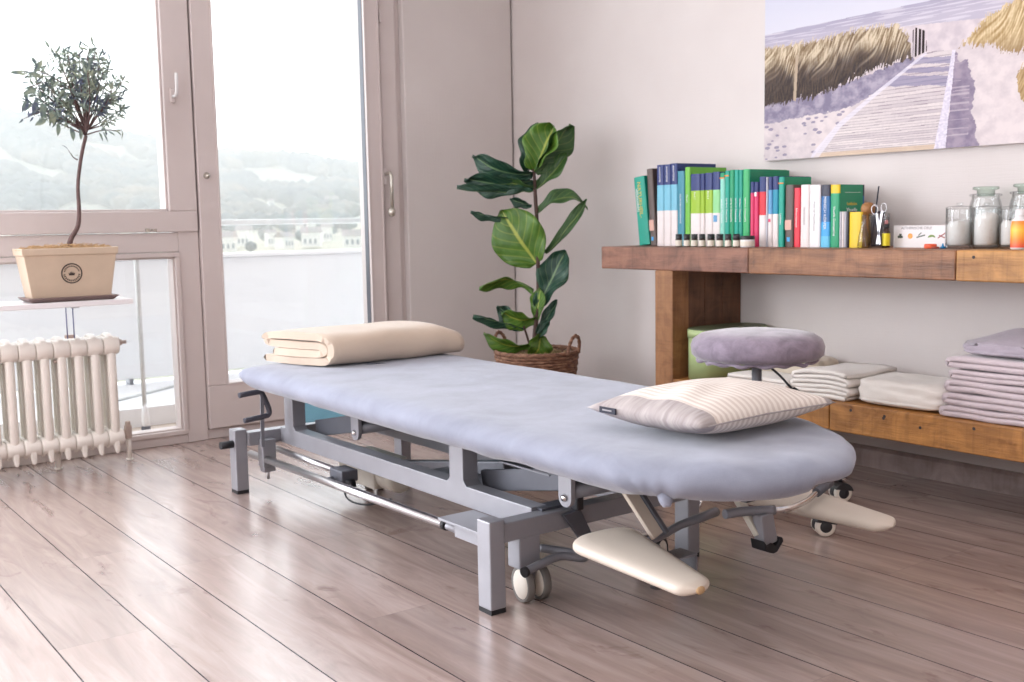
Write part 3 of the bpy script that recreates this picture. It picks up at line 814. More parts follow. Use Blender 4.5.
# broad pale leaves hanging at the left side
for (x, z, ax, az_, L, W) in [(.925, 1.262, -.3, -1, .05, .010), (.945, 1.255, -.1, -1, .055, .012), (.90, 1.26, -.5, -.9, .045, .010), (.968, 1.24, .1, -1, .06, .011), (.93, 1.30, -.8, -.4, .05, .010),
                               (.955, 1.20, -1, -.55, .045, .009), (.99, 1.19, -.1, -1, .045, .008), (1.03, 1.18, .1, -1, .05, .009), (1.06, 1.175, 0, -1, .04, .007), (.893, 1.345, -1, .02, .045, .007), (.925, 1.35, .5, .8, .05, .009),
                               (.95, 1.335, -1, .3, .05, .009), (1.118, 1.455, -.2, 1, .035, .004)]:
    small_leaf(b, Vector((x, 3.845, z)), Vector((ax, -.1, az_)), L, W, Vector((.2, -1, .2)))
link_mesh('foliage', b, 'olive_leaf', ot)

# ------------------------------------------------------------------ treatment table
CX = 1.595
tb = empty('treatment_table', (CX, 2.48, 0), 'grey steel height-adjustable treatment table under a blue-grey terry cover', 'treatment table')
X0, X1 = 1.277, 1.913       # outer faces of the posts
YN, YF = 1.797, 3.200
for sx in (0, 1):
    for ny in (0, 1):
        xa = X0 if sx == 0 else X1 - .040; ya = YN if ny == 0 else YF - .048
        b = bmesh.new(); box(b, (xa, ya, .010), (xa + .040, ya + .048, .203))
        lg = link_mesh('leg', b, 'steel_grey', tb, bev=0.003)
        b = bmesh.new(); box(b, (xa + .001, ya + .001, 0), (xa + .039, ya + .047, .012)); link_mesh('rubber_foot', b, 'black_rubber', lg)
for ya in (YN + .004, YF - .060):
    b = bmesh.new(); box(b, (X0 + .040, ya, .150), (X1 - .040, ya + .042, .193)); link_mesh('crossbar', b, 'steel_grey', tb, bev=0.003)
# side rails with two uprights cut from plate
for side in (0, 1):
    xo = 1.424 if side == 0 else 1.726
    b = bmesh.new()
    poly = [(YN + .046, .150), (3.140, .150), (3.140, .200), (3.106, .200), (3.106, .326), (3.046, .326), (3.046, .212), (3.030, .200), (2.182, .200), (2.170, .212), (2.170, .326), (2.110, .326), (2.110, .212), (2.098, .200), (YN + .046, .200)]
    prism(b, poly, xo, xo + .044, 'x')
    link_mesh('side_rail', b, 'steel_grey', tb, bev=0.002)
b = bmesh.new()
box(b, (1.430, 1.70, .308), (1.470, 3.06, .330)); box(b, (1.720, 1.70, .308), (1.760, 3.06, .330))
box(b, (1.470, 1.70, .308), (1.720, 1.74, .330)); box(b, (1.470, 3.02, .308), (1.720, 3.06, .330))
link_mesh('bed_frame', b, 'steel_mid', tb, bev=0.002)
# lifting linkage
for yb, zb in ((2.700, .240), (1.760, .235)):
    for xs in (1.452, 1.726):
        b = bmesh.new()
        P = [(yb - .022, .315)] + [(yb + .022 * cos(a), zb + .022 * sin(a) * 1.0) for a in [pi + k * pi / 8 for k in range(9)]] + [(yb + .022, .315)]
        prism(b, P, xs, xs + .012, 'x')
        bk = link_mesh('hanger_bracket', b, 'steel_grey', tb, bev=0.001)
        b = bmesh.new(); lathe(b, [(0, -.008), (.007, -.006), (.009, 0)], (xs, yb, zb), 12, 'x'); link_mesh('bolt', b, 'chrome', bk)
    b = bmesh.new(); tube(b, [(1.464, yb, zb + .012), (1.728, yb, zb + .012)], .019, 16); link_mesh('cross_tube', b, 'steel_mid', tb)
for (ya, za, yb, zb) in ((3.03, .200, 2.72, .262), (2.13, .198, 1.80, .262)):
    for xs in (1.50, 1.672):
        b = bmesh.new(); bar(b, (xs, ya, za), (xs, yb, zb), .014, .052); link_mesh('scissor_arm', b, 'steel_dark', tb, bev=0.002)
b = bmesh.new(); bar(b, (1.60, 2.70, .12), (1.60, 2.16, .21), .035, .035); link_mesh('lift_column', b, 'steel_mid', tb, bev=0.004)
b = bmesh.new(); box(b, (1.49, 2.15, .165), (1.71, 2.42, .170)); link_mesh('cover_plate', b, 'steel_mid', tb); b = bmesh.new(); box(b, (1.49, 1.86, .258), (1.71, 2.05, .262)); link_mesh('cover_plate', b, 'steel_mid', tb)
b = bmesh.new(); box(b, (1.712, 2.19, .205), (1.718, 3.04, .306)); box(b, (1.475, 3.135, .20), (1.72, 3.139, .306))
link_mesh('blue_panel', b, 'panel_blue', tb)['label'] = 'pale blue inner panel'
b = bmesh.new(); bar(b, (1.60, 3.04, .292), (1.60, 2.20, .282), .20, .004); link_mesh('underside_panel', b, 'panel_teal', tb)
# wires
b = bmesh.new(); tube(b, [(1.56, 2.1, .235), (1.55, 1.98, .222), (1.53, 1.9, .219), (1.52, 1.80, .215)], .003, 6, smooth_path=4); link_mesh('cable', b, 'black_rubber', tb); b = bmesh.new(); tube(b, [(1.5, 2.86, .09), (1.46, 2.78, .035), (1.47, 2.68, .03), (1.52, 2.62, .05)], .003, 6, smooth_path=5)
link_mesh('cable', b, 'black_rubber', tb)
b = bmesh.new(); box(b, (1.500, 1.775, .193), (1.520, 1.800, .228)); link_mesh('switch_block', b, 'black_plastic', tb, bev=.003)
b = bmesh.new(); box(b, (1.52, 2.72, .055), (1.64, 2.94, .140)); lathe(b, [(.040, 0), (.045, .01), (.045, .10), (.036, .12)], (1.57, 2.64, .098), 20, 'y')
link_mesh('lift_motor', b, 'motor_cream', tb, bev=0.008)
# foot rods along the near side
b = bmesh.new(); tube(b, [(1.362, 2.098, .118), (1.362, 3.24, .104)], .0115, 16); rd = link_mesh('foot_rod', b, 'chrome_soft', tb)
b = bmesh.new(); tube(b, [(1.362, 2.090, .1181), (1.362, 2.104, .118)], .0128, 16); link_mesh('end_cap', b, 'black_rubber', rd)
b = bmesh.new(); tube(b, [(1.412, 2.72, .128), (1.412, 3.22, .128)], .010, 14); rd = link_mesh('foot_rod', b, 'chrome_soft', tb)
b = bmesh.new(); box(b, (1.388, 2.665, .108), (1.44, 2.74, .142)); tube(b, [(1.380, 2.70, .115), (1.362, 2.70, .112)], .012, 10); link_mesh('rod_clamp', b, 'steel_dark', tb, bev=0.006)
b = bmesh.new(); tube(b, [(1.395, 2.655, .104), (1.42, 2.655, .104)], .014, 12); link_mesh('rubber_stop', b, 'black_rubber', tb)
b = bmesh.new(); box(b, (1.322, 1.905, .144), (1.424, 2.068, .150)); box(b, (1.346, 1.925, .106), (1.35, 2.035, .145)); box(b, (1.346, 1.925, .106), (1.40, 1.929, .145)); tube(b, [(1.362, 2.09, .118), (1.375, 2.05, .112), (1.40, 2.03, .115)], .010, 10, smooth_path=3)
link_mesh('rod_bracket', b, 'steel_grey', tb, bev=0.001)
b = bmesh.new(); box(b, (1.356, 1.932, .109), (1.40, 1.95, .143)); link_mesh('spacer_block', b, 'vinyl_cream', tb)
# crank at the window end
b = bmesh.new(); box(b, (1.350, 3.112, .080), (1.395, 3.152, .168)); box(b, (1.353, 3.115, .064), (1.392, 3.149, .080)); cb = link_mesh('crank_housing', b, 'steel_grey', tb, bev=.003)
b = bmesh.new(); tube(b, [(1.372, 3.13, .040), (1.372, 3.13, .07)], .005, 10); link_mesh('crank_pin', b, 'chrome_soft', cb)
b = bmesh.new(); bar(b, (1.345, 3.100, .150), (1.350, 3.100, .325), .012, .005, up=(0, 1, 0)); link_mesh('crank_arm', b, 'steel_mid', tb, bev=.001)
b = bmesh.new(); tube(b, [(1.275, 3.10, .320), (1.335, 3.10, .324), (1.350, 3.10, .318), (1.370, 3.10, .268), (1.368, 3.10, .250), (1.352, 3.10, .246), (1.288, 3.10, .240)], .0085, 12, smooth_path=5); link_mesh('crank_handle', b, 'grip_grey', tb)
b = bmesh.new(); tube(b, [(1.236, 3.17, .158), (1.280, 3.17, .158)], .012, 12); link_mesh('stop_knob', b, 'black_rubber', tb)
# near end: foot bar, caster, gusset
b = bmesh.new(); box(b, (1.358, 1.800, .082), (1.414, 1.845, .152)); link_mesh('caster_housing', b, 'steel_grey', tb, bev=.003)
b = bmesh.new(); tube(b, [(1.352, 1.772, .088), (1.40, 1.776, .096), (1.455, 1.778, .100), (1.500, 1.762, .090), (1.512, 1.772, .090), (1.50, 1.81, .092), (1.46, 1.86, .098)], .0095, 14, smooth_path=6); fb = link_mesh('foot_bar', b, 'steel_mid', tb)
b = bmesh.new(); tube(b, [(1.345, 1.771, .087), (1.354, 1.772, .0885)], .0115, 14); link_mesh('end_cap', b, 'black_rubber', fb)
def twin_caster(c, r, w, gap, rz, mwheel, mtyre, parent, hub='wheel_cream', fork='steel_mid'):
    """two discs side by side about the axle"""
    cs = empty('caster', c); cs.parent = parent; cs.location = Vector(c) - wpos(parent); cs.rotation_euler = (0, 0, rz)
    for s_ in (-1, 1):
        b = bmesh.new(); y0 = s_ * gap
        lathe(b, [(r * .84, y0 - w / 2 * .7), (r * .97, y0 - w / 2 * .9), (r, y0 - w * .25), (r, y0 + w * .25), (r * .97, y0 + w / 2 * .9), (r * .84, y0 + w / 2 * .7)], (0, 0, 0), 28, 'y')
        ty = link_mesh('tyre', b, mtyre, cs, world=False)
        b = bmesh.new()
        lathe(b, [(0, y0 - w / 2 * 1.25), (r * .4, y0 - w / 2 * 1.2), (r * .78, y0 - w / 2 * .85), (r * .84, y0 - w / 2 * .6), (r * .84, y0 + w / 2 * .6), (r * .78, y0 + w / 2 * .85), (r * .4, y0 + w / 2 * 1.2), (0, y0 + w / 2 * 1.25)], (0, 0, 0), 28, 'y')
        link_mesh('hub', b, hub, cs, world=False)
    b = bmesh.new(); tube(b, [(0, 0, 0), (0, 0, r * 1.35)], r * .22, 10); link_mesh('stem', b, fork, cs, world=False)
    return cs
twin_caster((1.405, 1.822, .040), .040, .021, .020, radians(81), 'wheel_cream', 'tyre_grey', tb)
twin_caster((1.775, 1.822, .036), .036, .020, .018, .4, 'wheel_cream', 'black_rubber', tb)
twin_caster((1.640, 2.930, .038), .038, .020, .018, .9, 'wheel_cream', 'tyre_grey', tb)
b = bmesh.new(); prism(b, [(1.472, .186), (1.520, .192), (1.560, .118), (1.530, .108)], 1.787, 1.797, 'y'); link_mesh('gusset_plate', b, 'steel_dark', tb, bev=.001)
b = bmesh.new(); bar(b, (1.440, 1.845, .196), (1.540, 1.845, .196), .04, .006); link_mesh('rest_plate', b, 'steel_dark', tb)
# head section: struts and levers, arm rests
b = bmesh.new(); bar(b, (1.470, 1.635, .335), (1.520, 1.545, .185), .034, .010, up=(.2, -1, 0)); link_mesh('strut', b, 'vinyl_cream', tb, bev=.002)
b = bmesh.new(); bar(b, (1.492, 1.635, .335), (1.542, 1.545, .185), .012, .020, up=(.2, -1, 0)); link_mesh('strut', b, 'steel_dark', tb, bev=.002)
b = bmesh.new(); bar(b, (1.72, 1.59, .335), (1.780, 1.50, .150), .022, .014, up=(.2, -1, 0)); link_mesh('strut', b, 'motor_cream', tb, bev=.002)
b = bmesh.new(); tube(b, [(1.540, 1.595, .158), (1.60, 1.606, .160), (1.66, 1.618, .166), (1.715, 1.610, .174), (1.775, 1.618, .176)], [.009, .009, .009, .0105, .0105], 12, smooth_path=4); link_mesh('lever', b, 'steel_mid', tb)
b = bmesh.new(); tube(b, [(1.700, 1.525, .203), (1.75, 1.512, .203), (1.812, 1.483, .201)], .0105, 12, smooth_path=4); lv = link_mesh('lever', b, 'steel_mid', tb)
b = bmesh.new(); tube(b, [(1.805, 1.486, .201), (1.850, 1.474, .200), (1.920, 1.482, .203), (1.965, 1.495, .208), (1.985, 1.501, .210)], .0065, 12, smooth_path=5); link_mesh('lever_rod', b, 'chrome', lv)
b = bmesh.new(); tube(b, [(1.975, 1.498, .209), (2.050, 1.518, .216)], .0105, 12); link_mesh('lever_grip', b, 'steel_dark', lv)
b = bmesh.new()
prism(b, [(1.765, .196), (1.805, .198), (1.822, .130), (1.776, .124)], 1.480, 1.508, 'y')
link_mesh('hanging_foot', b, 'steel_grey', tb, bev=.004)
b = bmesh.new()
prism(b, [(1.768, .142), (1.780, .128), (1.796, .132), (1.808, .124), (1.828, .140), (1.832, .130), (1.812, .110), (1.800, .108), (1.788, .112), (1.774, .118)], 1.474, 1.514, 'y')
link_mesh('torn_cap', b, 'black_rubber', tb, bev=.002)
b = bmesh.new(); box(b, (1.480, 1.545, .135), (1.530, 1.590, .165)); ring_frame(b, 1.500, 1.560, .110, .160, .006, 1.470, 1.520); link_mesh('arm_socket', b, 'steel_mid', tb, bev=.003)

def armrest(p_big, p_small, r_big, r_small, th, side_tilt, name='armrest'):
    """tapered pad: wide rounded end, narrow blunt end, soft edges"""
    p0, p1 = Vector(p_big), Vector(p_small); d = (p1 - p0); L = d.length; d.normalize()
    s = d.cross(Vector((0, 0, 1))).normalized(); u = s.cross(d).normalized()
    s2 = (s * cos(side_tilt) + u * sin(side_tilt)).normalized(); u2 = s2.cross(d)
    b = bmesh.new(); N = 30; rings = []
    outline = []
    for i in range(N + 1):
        t_ = i / N; w = r_big + (r_small - r_big) * t_
        e = min(1, sqrt(max(0, 1 - (1 - min(1, t_ / .16)) ** 2))); e2 = min(1, (max(0, 1 - (1 - min(1, (1 - t_) / .06)) ** 2)) ** .5)
        outline.append((t_, w * max(.02, e * e2), th * (.55 + .45 * min(1, e * e2 * 1.1)) * (1 - .35 * t_) * max(.15, min(e, e2) ** .5)))
    for t_, w, h in outline:
        c = p0 + d * (L * t_)
        ring = []
        for k in range(20):
            a = 2 * pi * k / 20; ca, sa = cos(a), sin(a)
            ex = .62
            ring.append(b.verts.new(c + s2 * (w * math.copysign(abs(ca) ** ex, ca)) + u2 * (h * math.copysign(abs(sa) ** .8, sa))))
        rings.append(ring)
    for A, B in zip(rings, rings[1:]):
        for k in range(20): b.faces.new((A[k], A[(k + 1) % 20], B[(k + 1) % 20], B[k])).smooth = True
    b.faces.new(rings[0][::-1]); b.faces.new(rings[-1])
    bmesh.ops.recalc_face_normals(b, faces=b.faces)
    return b, p0, p1
b, _, _ = armrest((1.432, 1.642, .182), (1.348, 1.266, .184), .082, .034, .020, -.08)
ar = link_mesh('armrest', b, 'vinyl_cream', tb, sub=1)
b = bmesh.new(); bmesh.ops.create_icosphere(b, subdivisions=2, radius=.011); b.transform(Matrix.Translation((1.352, 1.268, .183)) @ Matrix.Diagonal((1, .35, .7, 1)))
link_mesh('worn_patch', b, 'vinyl_worn', ar, smooth=True)
b, _, _ = armrest((2.010, 1.730, .172), (1.985, 1.308, .170), .096, .036, .020, -.05)
ar2 = link_mesh('armrest', b, 'vinyl_cream', tb, sub=1)
b = bmesh.new(); tube(b, [(1.93, 1.60, .158), (1.965, 1.45, .160), (1.968, 1.36, .160)], .003, 8); link_mesh('armrest_rod', b, 'chrome', ar2)
b = bmesh.new(); tube(b, [(1.41, 1.44, .165), (1.415, 1.44, .142)], .008, 10); lathe(b, [(0, -.012), (.014, -.008), (.015, .004), (.008, .010)], (1.416, 1.44, .136), 16); ft = link_mesh('clamp_knob', b, 'black_plastic', ar)

# mattress with terry cover
def cover():
    b = bmesh.new(); N = 200
    yn, yf, hw = 1.125, 3.105, .332
    base = []
    for k in range(N):
        a = 2 * pi * k / N; base.append(a)
    def pt(k, ins):
        # rounded near end (superellipse), squarer far end
        a = base[k]; ca, sa = cos(a), sin(a)
        w = hw - ins
        if sa < 0:   # near half
            ymid = 1.74 if ca > 0 else 1.50; ry = ymid - (yn + ins); ex = 2 / (1.85 if ca > 0 else 2.3)
        else:
            ymid = 2.90; ry = (yf - ins) - ymid; ex = 2 / 7.0
        x = CX + w * math.copysign(abs(ca) ** ex, ca); y = ymid + ry * math.copysign(abs(sa) ** ex, sa)
        if y < 1.74: x -= .042 * min(1, (1.74 - y) / .5)
        return x, y
    prof = [(.30, .4155), (.24, .4155), (.18, .4155), (.12, .4155), (.075, .4150), (.045, .4130), (.024, .4075), (.010, .400), (.002, .390), (.0, .378), (.005, .366), (.017, .354), (.036, .344), (.062, .337), (.10, .332), (.16, .330)]
    rings = []
    for ins, z in prof:
        rings.append([b.verts.new((*pt(k, ins), z)) for k in range(N)])
    for A, B in zip(rings, rings[1:]):
        for k in range(N): b.faces.new((A[k], A[(k + 1) % N], B[(k + 1) % N], B[k]))
    b.faces.new(rings[0]); b.faces.new(rings[-1][::-1])
    # long faces need cuts along the sides: subdivide long edges
    long_e = [e for e in b.edges if e.calc_length() > .05 and len(e.link_faces) == 2 and abs(e.verts[0].co.y - e.verts[1].co.y) > .05 and all(len(f.verts) == 4 for f in e.link_faces)]
    bmesh.ops.recalc_face_normals(b, faces=b.faces)
    caps = [f for f in b.faces if len(f.verts) > 4]
    bmesh.ops.subdivide_edges(b, edges=[e for e in b.edges if abs(e.verts[0].co.y - e.verts[1].co.y) > .3], cuts=36, use_grid_fill=True)
    for f in b.faces: f.smooth = True
    b.normal_update()
    # soft dents, rumples near the near end
    for v in b.verts:
        c = v.co; n = v.normal
        k = mn.noise(Vector((c.x * 5, c.y * 3, c.z * 6))) * .0035 + mn.noise(Vector((c.x * 16, c.y * 9, c.z * 14 + 4))) * .0016
        near = max(0, min(1, (1.60 - c.y) / .45))
        k += near * mn.noise(Vector((c.x * 13 + 3, c.y * 13, c.z * 22))) * .006
        kd = hypot(c.x - 1.30, c.y - 1.32); k += .0030 * max(0, min(1, (.40 - c.z) / .02)) * exp(-(kd / .16) ** 2) * sin(atan2(c.y - 1.32, c.x - 1.30) * 9 + c.z * 30)
        if c.z < .39: k += mn.noise(Vector((c.x * 4, c.y * 11, c.z * 5 + 9))) * .004
        v.co = c + n * k
        # hem sags a little below the head end
        v.co.z = .4155 - (.4155 - v.co.z) * (1 - (.24 if c.x > CX - .1 else .12) * max(0, min(1, (1.55 - c.y) / .3))) if v.co.z < .4155 else v.co.z
        # pulled corner by the window end
        if c.y > 3.03 and c.x < CX - .20:
            t_ = (c.y - 3.03) / .08 * min(1, (CX - .20 - c.x) / .12); v.co += Vector((-.018, .040, .006)) * max(0, t_) * max(0, 1 - abs(c.z - .395) / .05)
    return b
cv = link_mesh('terry_cover', cover(), 'terry_blue', tb)
b = bmesh.new(); tube(b, [(1.318, 1.335, .376), (1.298, 1.305, .366), (1.288, 1.288, .352), (1.285, 1.283, .341)], [.004, .016, .012, .006], 14, smooth_path=5)
tube(b, [(1.272, 1.44, .392), (1.280, 1.37, .382), (1.295, 1.315, .370)], [.002, .011, .013], 12, smooth_path=5)
for v in b.verts: v.co += Vector((mn.noise(v.co * 60), mn.noise(v.co * 60 + Vector((5, 0, 0))), 0)) * .003
link_mesh('knotted_corner', b, 'terry_blue', cv, smooth=True)
b = bmesh.new(); box(b, (1.45, 1.25, .326), (1.74, 3.02, .340)); link_mesh('mattress_base', b, 'black_plastic', tb)

# ------------------------------------------------------------------ folded cloths
def ribbon(path, th, length, n_len=14, jitter=.002, seed=0, taper=0.0, sub=3):
    """cloth sheet following a 2D centre line (a, z); extruded along +c. returns list of (c, a, z) rings as a bmesh in (c, a, z) axes"""
    pts = [Vector((p[0], p[1], 0)) for p in path]; pts, _ = catmull(pts, sub)
    left, right = [], []
    for i, p in enumerate(pts):
        d = pts[min(i + 1, len(pts) - 1)] - pts[max(i - 1, 0)]
        d.normalize(); n = Vector((-d.y, d.x, 0))
        left.append(p + n * th / 2); right.append(p - n * th / 2)
    d0 = (pts[1] - pts[0]).normalized(); d1 = (pts[-1] - pts[-2]).normalized()
    loop = left + [pts[-1] + d1 * th * .45] + right[::-1] + [pts[0] - d0 * th * .45]
    b = bmesh.new(); rings = []
    for j in range(n_len + 1):
        c = length * j / n_len
        rings.append([b.verts.new((c, q.x, q.y)) for q in loop])
    N = len(loop)
    for A, B in zip(rings, rings[1:]):
        for k in range(N): b.faces.new((A[k], B[k], B[(k + 1) % N], A[(k + 1) % N])).smooth = True
    # end caps as strips between left and right sides
    nl = len(left)
    for ring, flip in ((rings[0], False), (rings[-1], True)):
        for i in range(nl - 1):
            f = [ring[i], ring[i + 1], ring[nl + 1 + (nl - 1 - (i + 1))], ring[nl + 1 + (nl - 1 - i)]]
            try: b.faces.new(f if not flip else f[::-1])
            except ValueError: pass
    bmesh.ops.recalc_face_normals(b, faces=b.faces)
    so = Vector((seed * 3.1, seed * 1.7, seed))
    for v in b.verts:
        c = v.co
        v.co += Vector((mn.noise(c * 14 + so) * jitter * 1.5, mn.noise(c * 11 + so + Vector((7, 0, 0))) * jitter, mn.noise(c * 9 + so + Vector((0, 7, 0))) * jitter))
    return b

# cream blanket: layers seen from its left end, smooth long fold towards the room
bl = empty('blanket', (1.65, 2.95, .420), 'thick cream blanket folded flat on the window end of the treatment table', 'blanket')
zs = [.012, .036, .060, .085]
path = [(.03, zs[2] - .0245), (.10, zs[1] + .001), (.20, zs[1]), (.222, zs[1] + .006), (.228, (zs[1] + zs[2]) / 2), (.222, zs[2] - .005), (.20, zs[2]), (.10, zs[2] + .001), (.02, zs[2] + .001), (-.004, zs[2] + .006), (-.008, (zs[2] + zs[3]) / 2 + .002), (-.002, zs[3] - .003),
        (.03, zs[3] + .003), (.12, zs[3] + .005), (.20, zs[3] + .004), (.236, zs[3] - .004), (.250, .062), (.250, .036), (.238, .017), (.21, zs[0]), (.10, zs[0]), (.0, zs[0])]
b = ribbon(path, .022, .47, 20, .004, 2)
for v in b.verts:                                   # far end thinner and drooping, left end loosely stepped
    c = v.co; t_ = c.x / .47
    if c.x < .02 and .03 < c.z < .075: c.x += .006
    if t_ > .86: c.z *= 1 - (t_ - .86) * 1.6; c.y += 0
    c.z *= .94 + .04 * sin(t_ * 3)
b.transform(Matrix(((1, 0, 0, 0), (0, -1, 0, 0), (0, 0, 1, 0), (0, 0, 0, 1))))
for v in b.verts: v.co.y = v.co.y * 1.10; v.co.x += (v.co.y + .26) * -.26 * max(0, 1 - v.co.x / .30)
b.transform(Matrix.Translation((1.432, 3.085, .4190)))
bmesh.ops.recalc_face_normals(b, faces=b.faces)
link_mesh('folded_cloth', b, 'blanket_cream', bl)

# ------------------------------------------------------------------ pillow
def pillow():
    b = bmesh.new(); NU, NV = 44, 36; W, D, T = .400, .305, .041
    uvl = b.loops.layers.uv.new('UVMap'); rows = {}
    def P(i, j, s_):
        u, v = i / NU, j / NV; x, y = (u - .5), (v - .5)
        ex, ey = 1 - abs(2 * x) ** 2.6, 1 - abs(2 * y) ** 2.6
        h = T * (max(0, ex) ** .55) * (max(0, ey) ** .55)
        pin = .045 * ((1 - abs(2 * y)) ** 1.0) * abs(2 * x) ** 3; pin2 = .045 * (1 - abs(2 * x)) * abs(2 * y) ** 3
        px = x * W - math.copysign(pin * W * .6, x); py = y * D - math.copysign(pin2 * D * .9, y)
        wr = mn.noise(Vector((u * 4, v * 6, s_ + 2))) * .006 * (1 if h > .002 else 0)
        if s_ > 0: z = h * 1.05 + wr
        else: z = -min(h * 1.05, .044) + wr * .3
        return Vector((px, py, z + .044))
    pillow.seam = [P(i, 0, 1) + Vector((0, -.0006, 0)) for i in range(2, NU - 1)]
    for s_ in (1, -1):
        for i in range(NU + 1):
            for j in range(NV + 1):
                edge = i in (0, NU) or j in (0, NV)
                if edge and s_ == -1: rows[(i, j, -1)] = rows[(i, j, 1)]
                else: rows[(i, j, s_)] = b.verts.new(P(i, j, s_))
        for i in range(NU):
            for j in range(NV):
                q = [(i, j), (i + 1, j), (i + 1, j + 1), (i, j + 1)]
                if s_ < 0: q = q[::-1]
                f = b.faces.new([rows[(a, c, s_)] for a, c in q]); f.smooth = True
                for lp, (a, c) in zip(f.loops, q): lp[uvl].uv = (a / NU, c / NV)
    return b
pw = empty('pillow', (1.590, 1.462, .4170), 'flat pillow with pale stripes and grey linen ends lying on the treatment table', 'pillow')
pw.rotation_euler = (radians(0), radians(0), radians(1))
pc = link_mesh('pillowcase', pillow(), 'pillow_stripe', pw, world=False)
b = bmesh.new(); tube(b, pillow.seam, .0016, 8); link_mesh('piping', b, 'linen_grey', pc, world=False)
b = bmesh.new(); box(b, (-.1985, .070, .038), (-.195, .115, .050)); tgm = link_mesh('tag', b, 'tag_navy', pc, world=False)
tgm['label'] = 'navy woven tag'
b = bmesh.new(); box(b, (-.1991, .080, .0430), (-.1983, .106, .0458)); link_mesh('tag_print', b, 'print_grey', pc, world=False)

# ------------------------------------------------------------------ stool
SX, SY = 2.345, 1.987
st = empty('stool', (SX, SY, 0), 'round swivel stool with a grey-lilac velvety seat beside the treatment table', 'stool')
b = bmesh.new()
lathe(b, [(0, .512), (.06, .5115), (.12, .509), (.160, .502), (.180, .488), (.187, .468), (.184, .448), (.172, .436), (.150, .432), (.08, .431), (0, .431)], (SX, SY, 0), 72)
for v in b.verts:
    r = hypot(v.co.x - SX, v.co.y - SY); a = atan2(v.co.y - SY, v.co.x - SX)
    if v.co.z < .50 and r > .1: 
        k = (sin(a * 34) * .0022 + mn.noise(Vector((a * 5, v.co.z * 30, 0))) * .004) * (1 - abs(v.co.z - .462) / .05)
        v.co.x += cos(a) * k; v.co.y += sin(a) * k
    v.co.z += mn.noise(Vector((v.co.x * 14, v.co.y * 14, 1))) * .003
for v in b.verts: v.co.x = SX + (v.co.x - SX) * .98; v.co.y = SY + (v.co.y - SY) * .98; v.co.z += .006
seat = link_mesh('seat', b, 'stool_velvet', st)
b = bmesh.new()
tube(b, [(SX + (.158 + .006 * sin(a * 11)) * cos(a), SY + (.158 + .006 * sin(a * 11)) * sin(a), .436 + .003 * sin(a * 17)) for a in [2 * pi * k / 120 for k in range(121)]], .006, 8, caps=False)
link_mesh('cover_hem', b, 'stool_velvet', seat)
b = bmesh.new(); lathe(b, [(.030, .414), (.032, .418), (.032, .437)], (SX, SY, 0), 20); box(b, (SX - .05, SY - .03, .424), (SX + .05, SY + .03, .437)); link_mesh('mechanism', b, 'black_plastic', st, bev=.002)
b = bmesh.new(); tube(b, [(SX, SY, .18), (SX, SY, .418)], .0140, 20); link_mesh('gas_piston', b, 'steel_grey', st)
b = bmesh.new(); tube(b, [(SX, SY, .075), (SX, SY, .19)], .024, 20); link_mesh('column', b, 'chrome_soft', st)
b = bmesh.new(); tube(b, [(SX + .020, SY - .035, .412), (SX + .028, SY - .062, .390), (SX + .038, SY - .088, .362), (SX + .046, SY - .110, .344)], .0035, 8, smooth_path=4)
lvv = link_mesh('height_lever', b, 'black_plastic', st)
b = bmesh.new(); tube(b, [(SX + .040, SY - .094, .358), (SX + .060, SY - .140, .328)], [.007, .0085], 10); link_mesh('lever_grip', b, 'black_plastic', lvv)
hubb = bmesh.new(); lathe(hubb, [(.045, .070), (.045, .085), (.030, .100), (.024, .12)], (SX, SY, 0), 24); hub_o = link_mesh('base_hub', hubb, 'chrome', st)
CR = .285
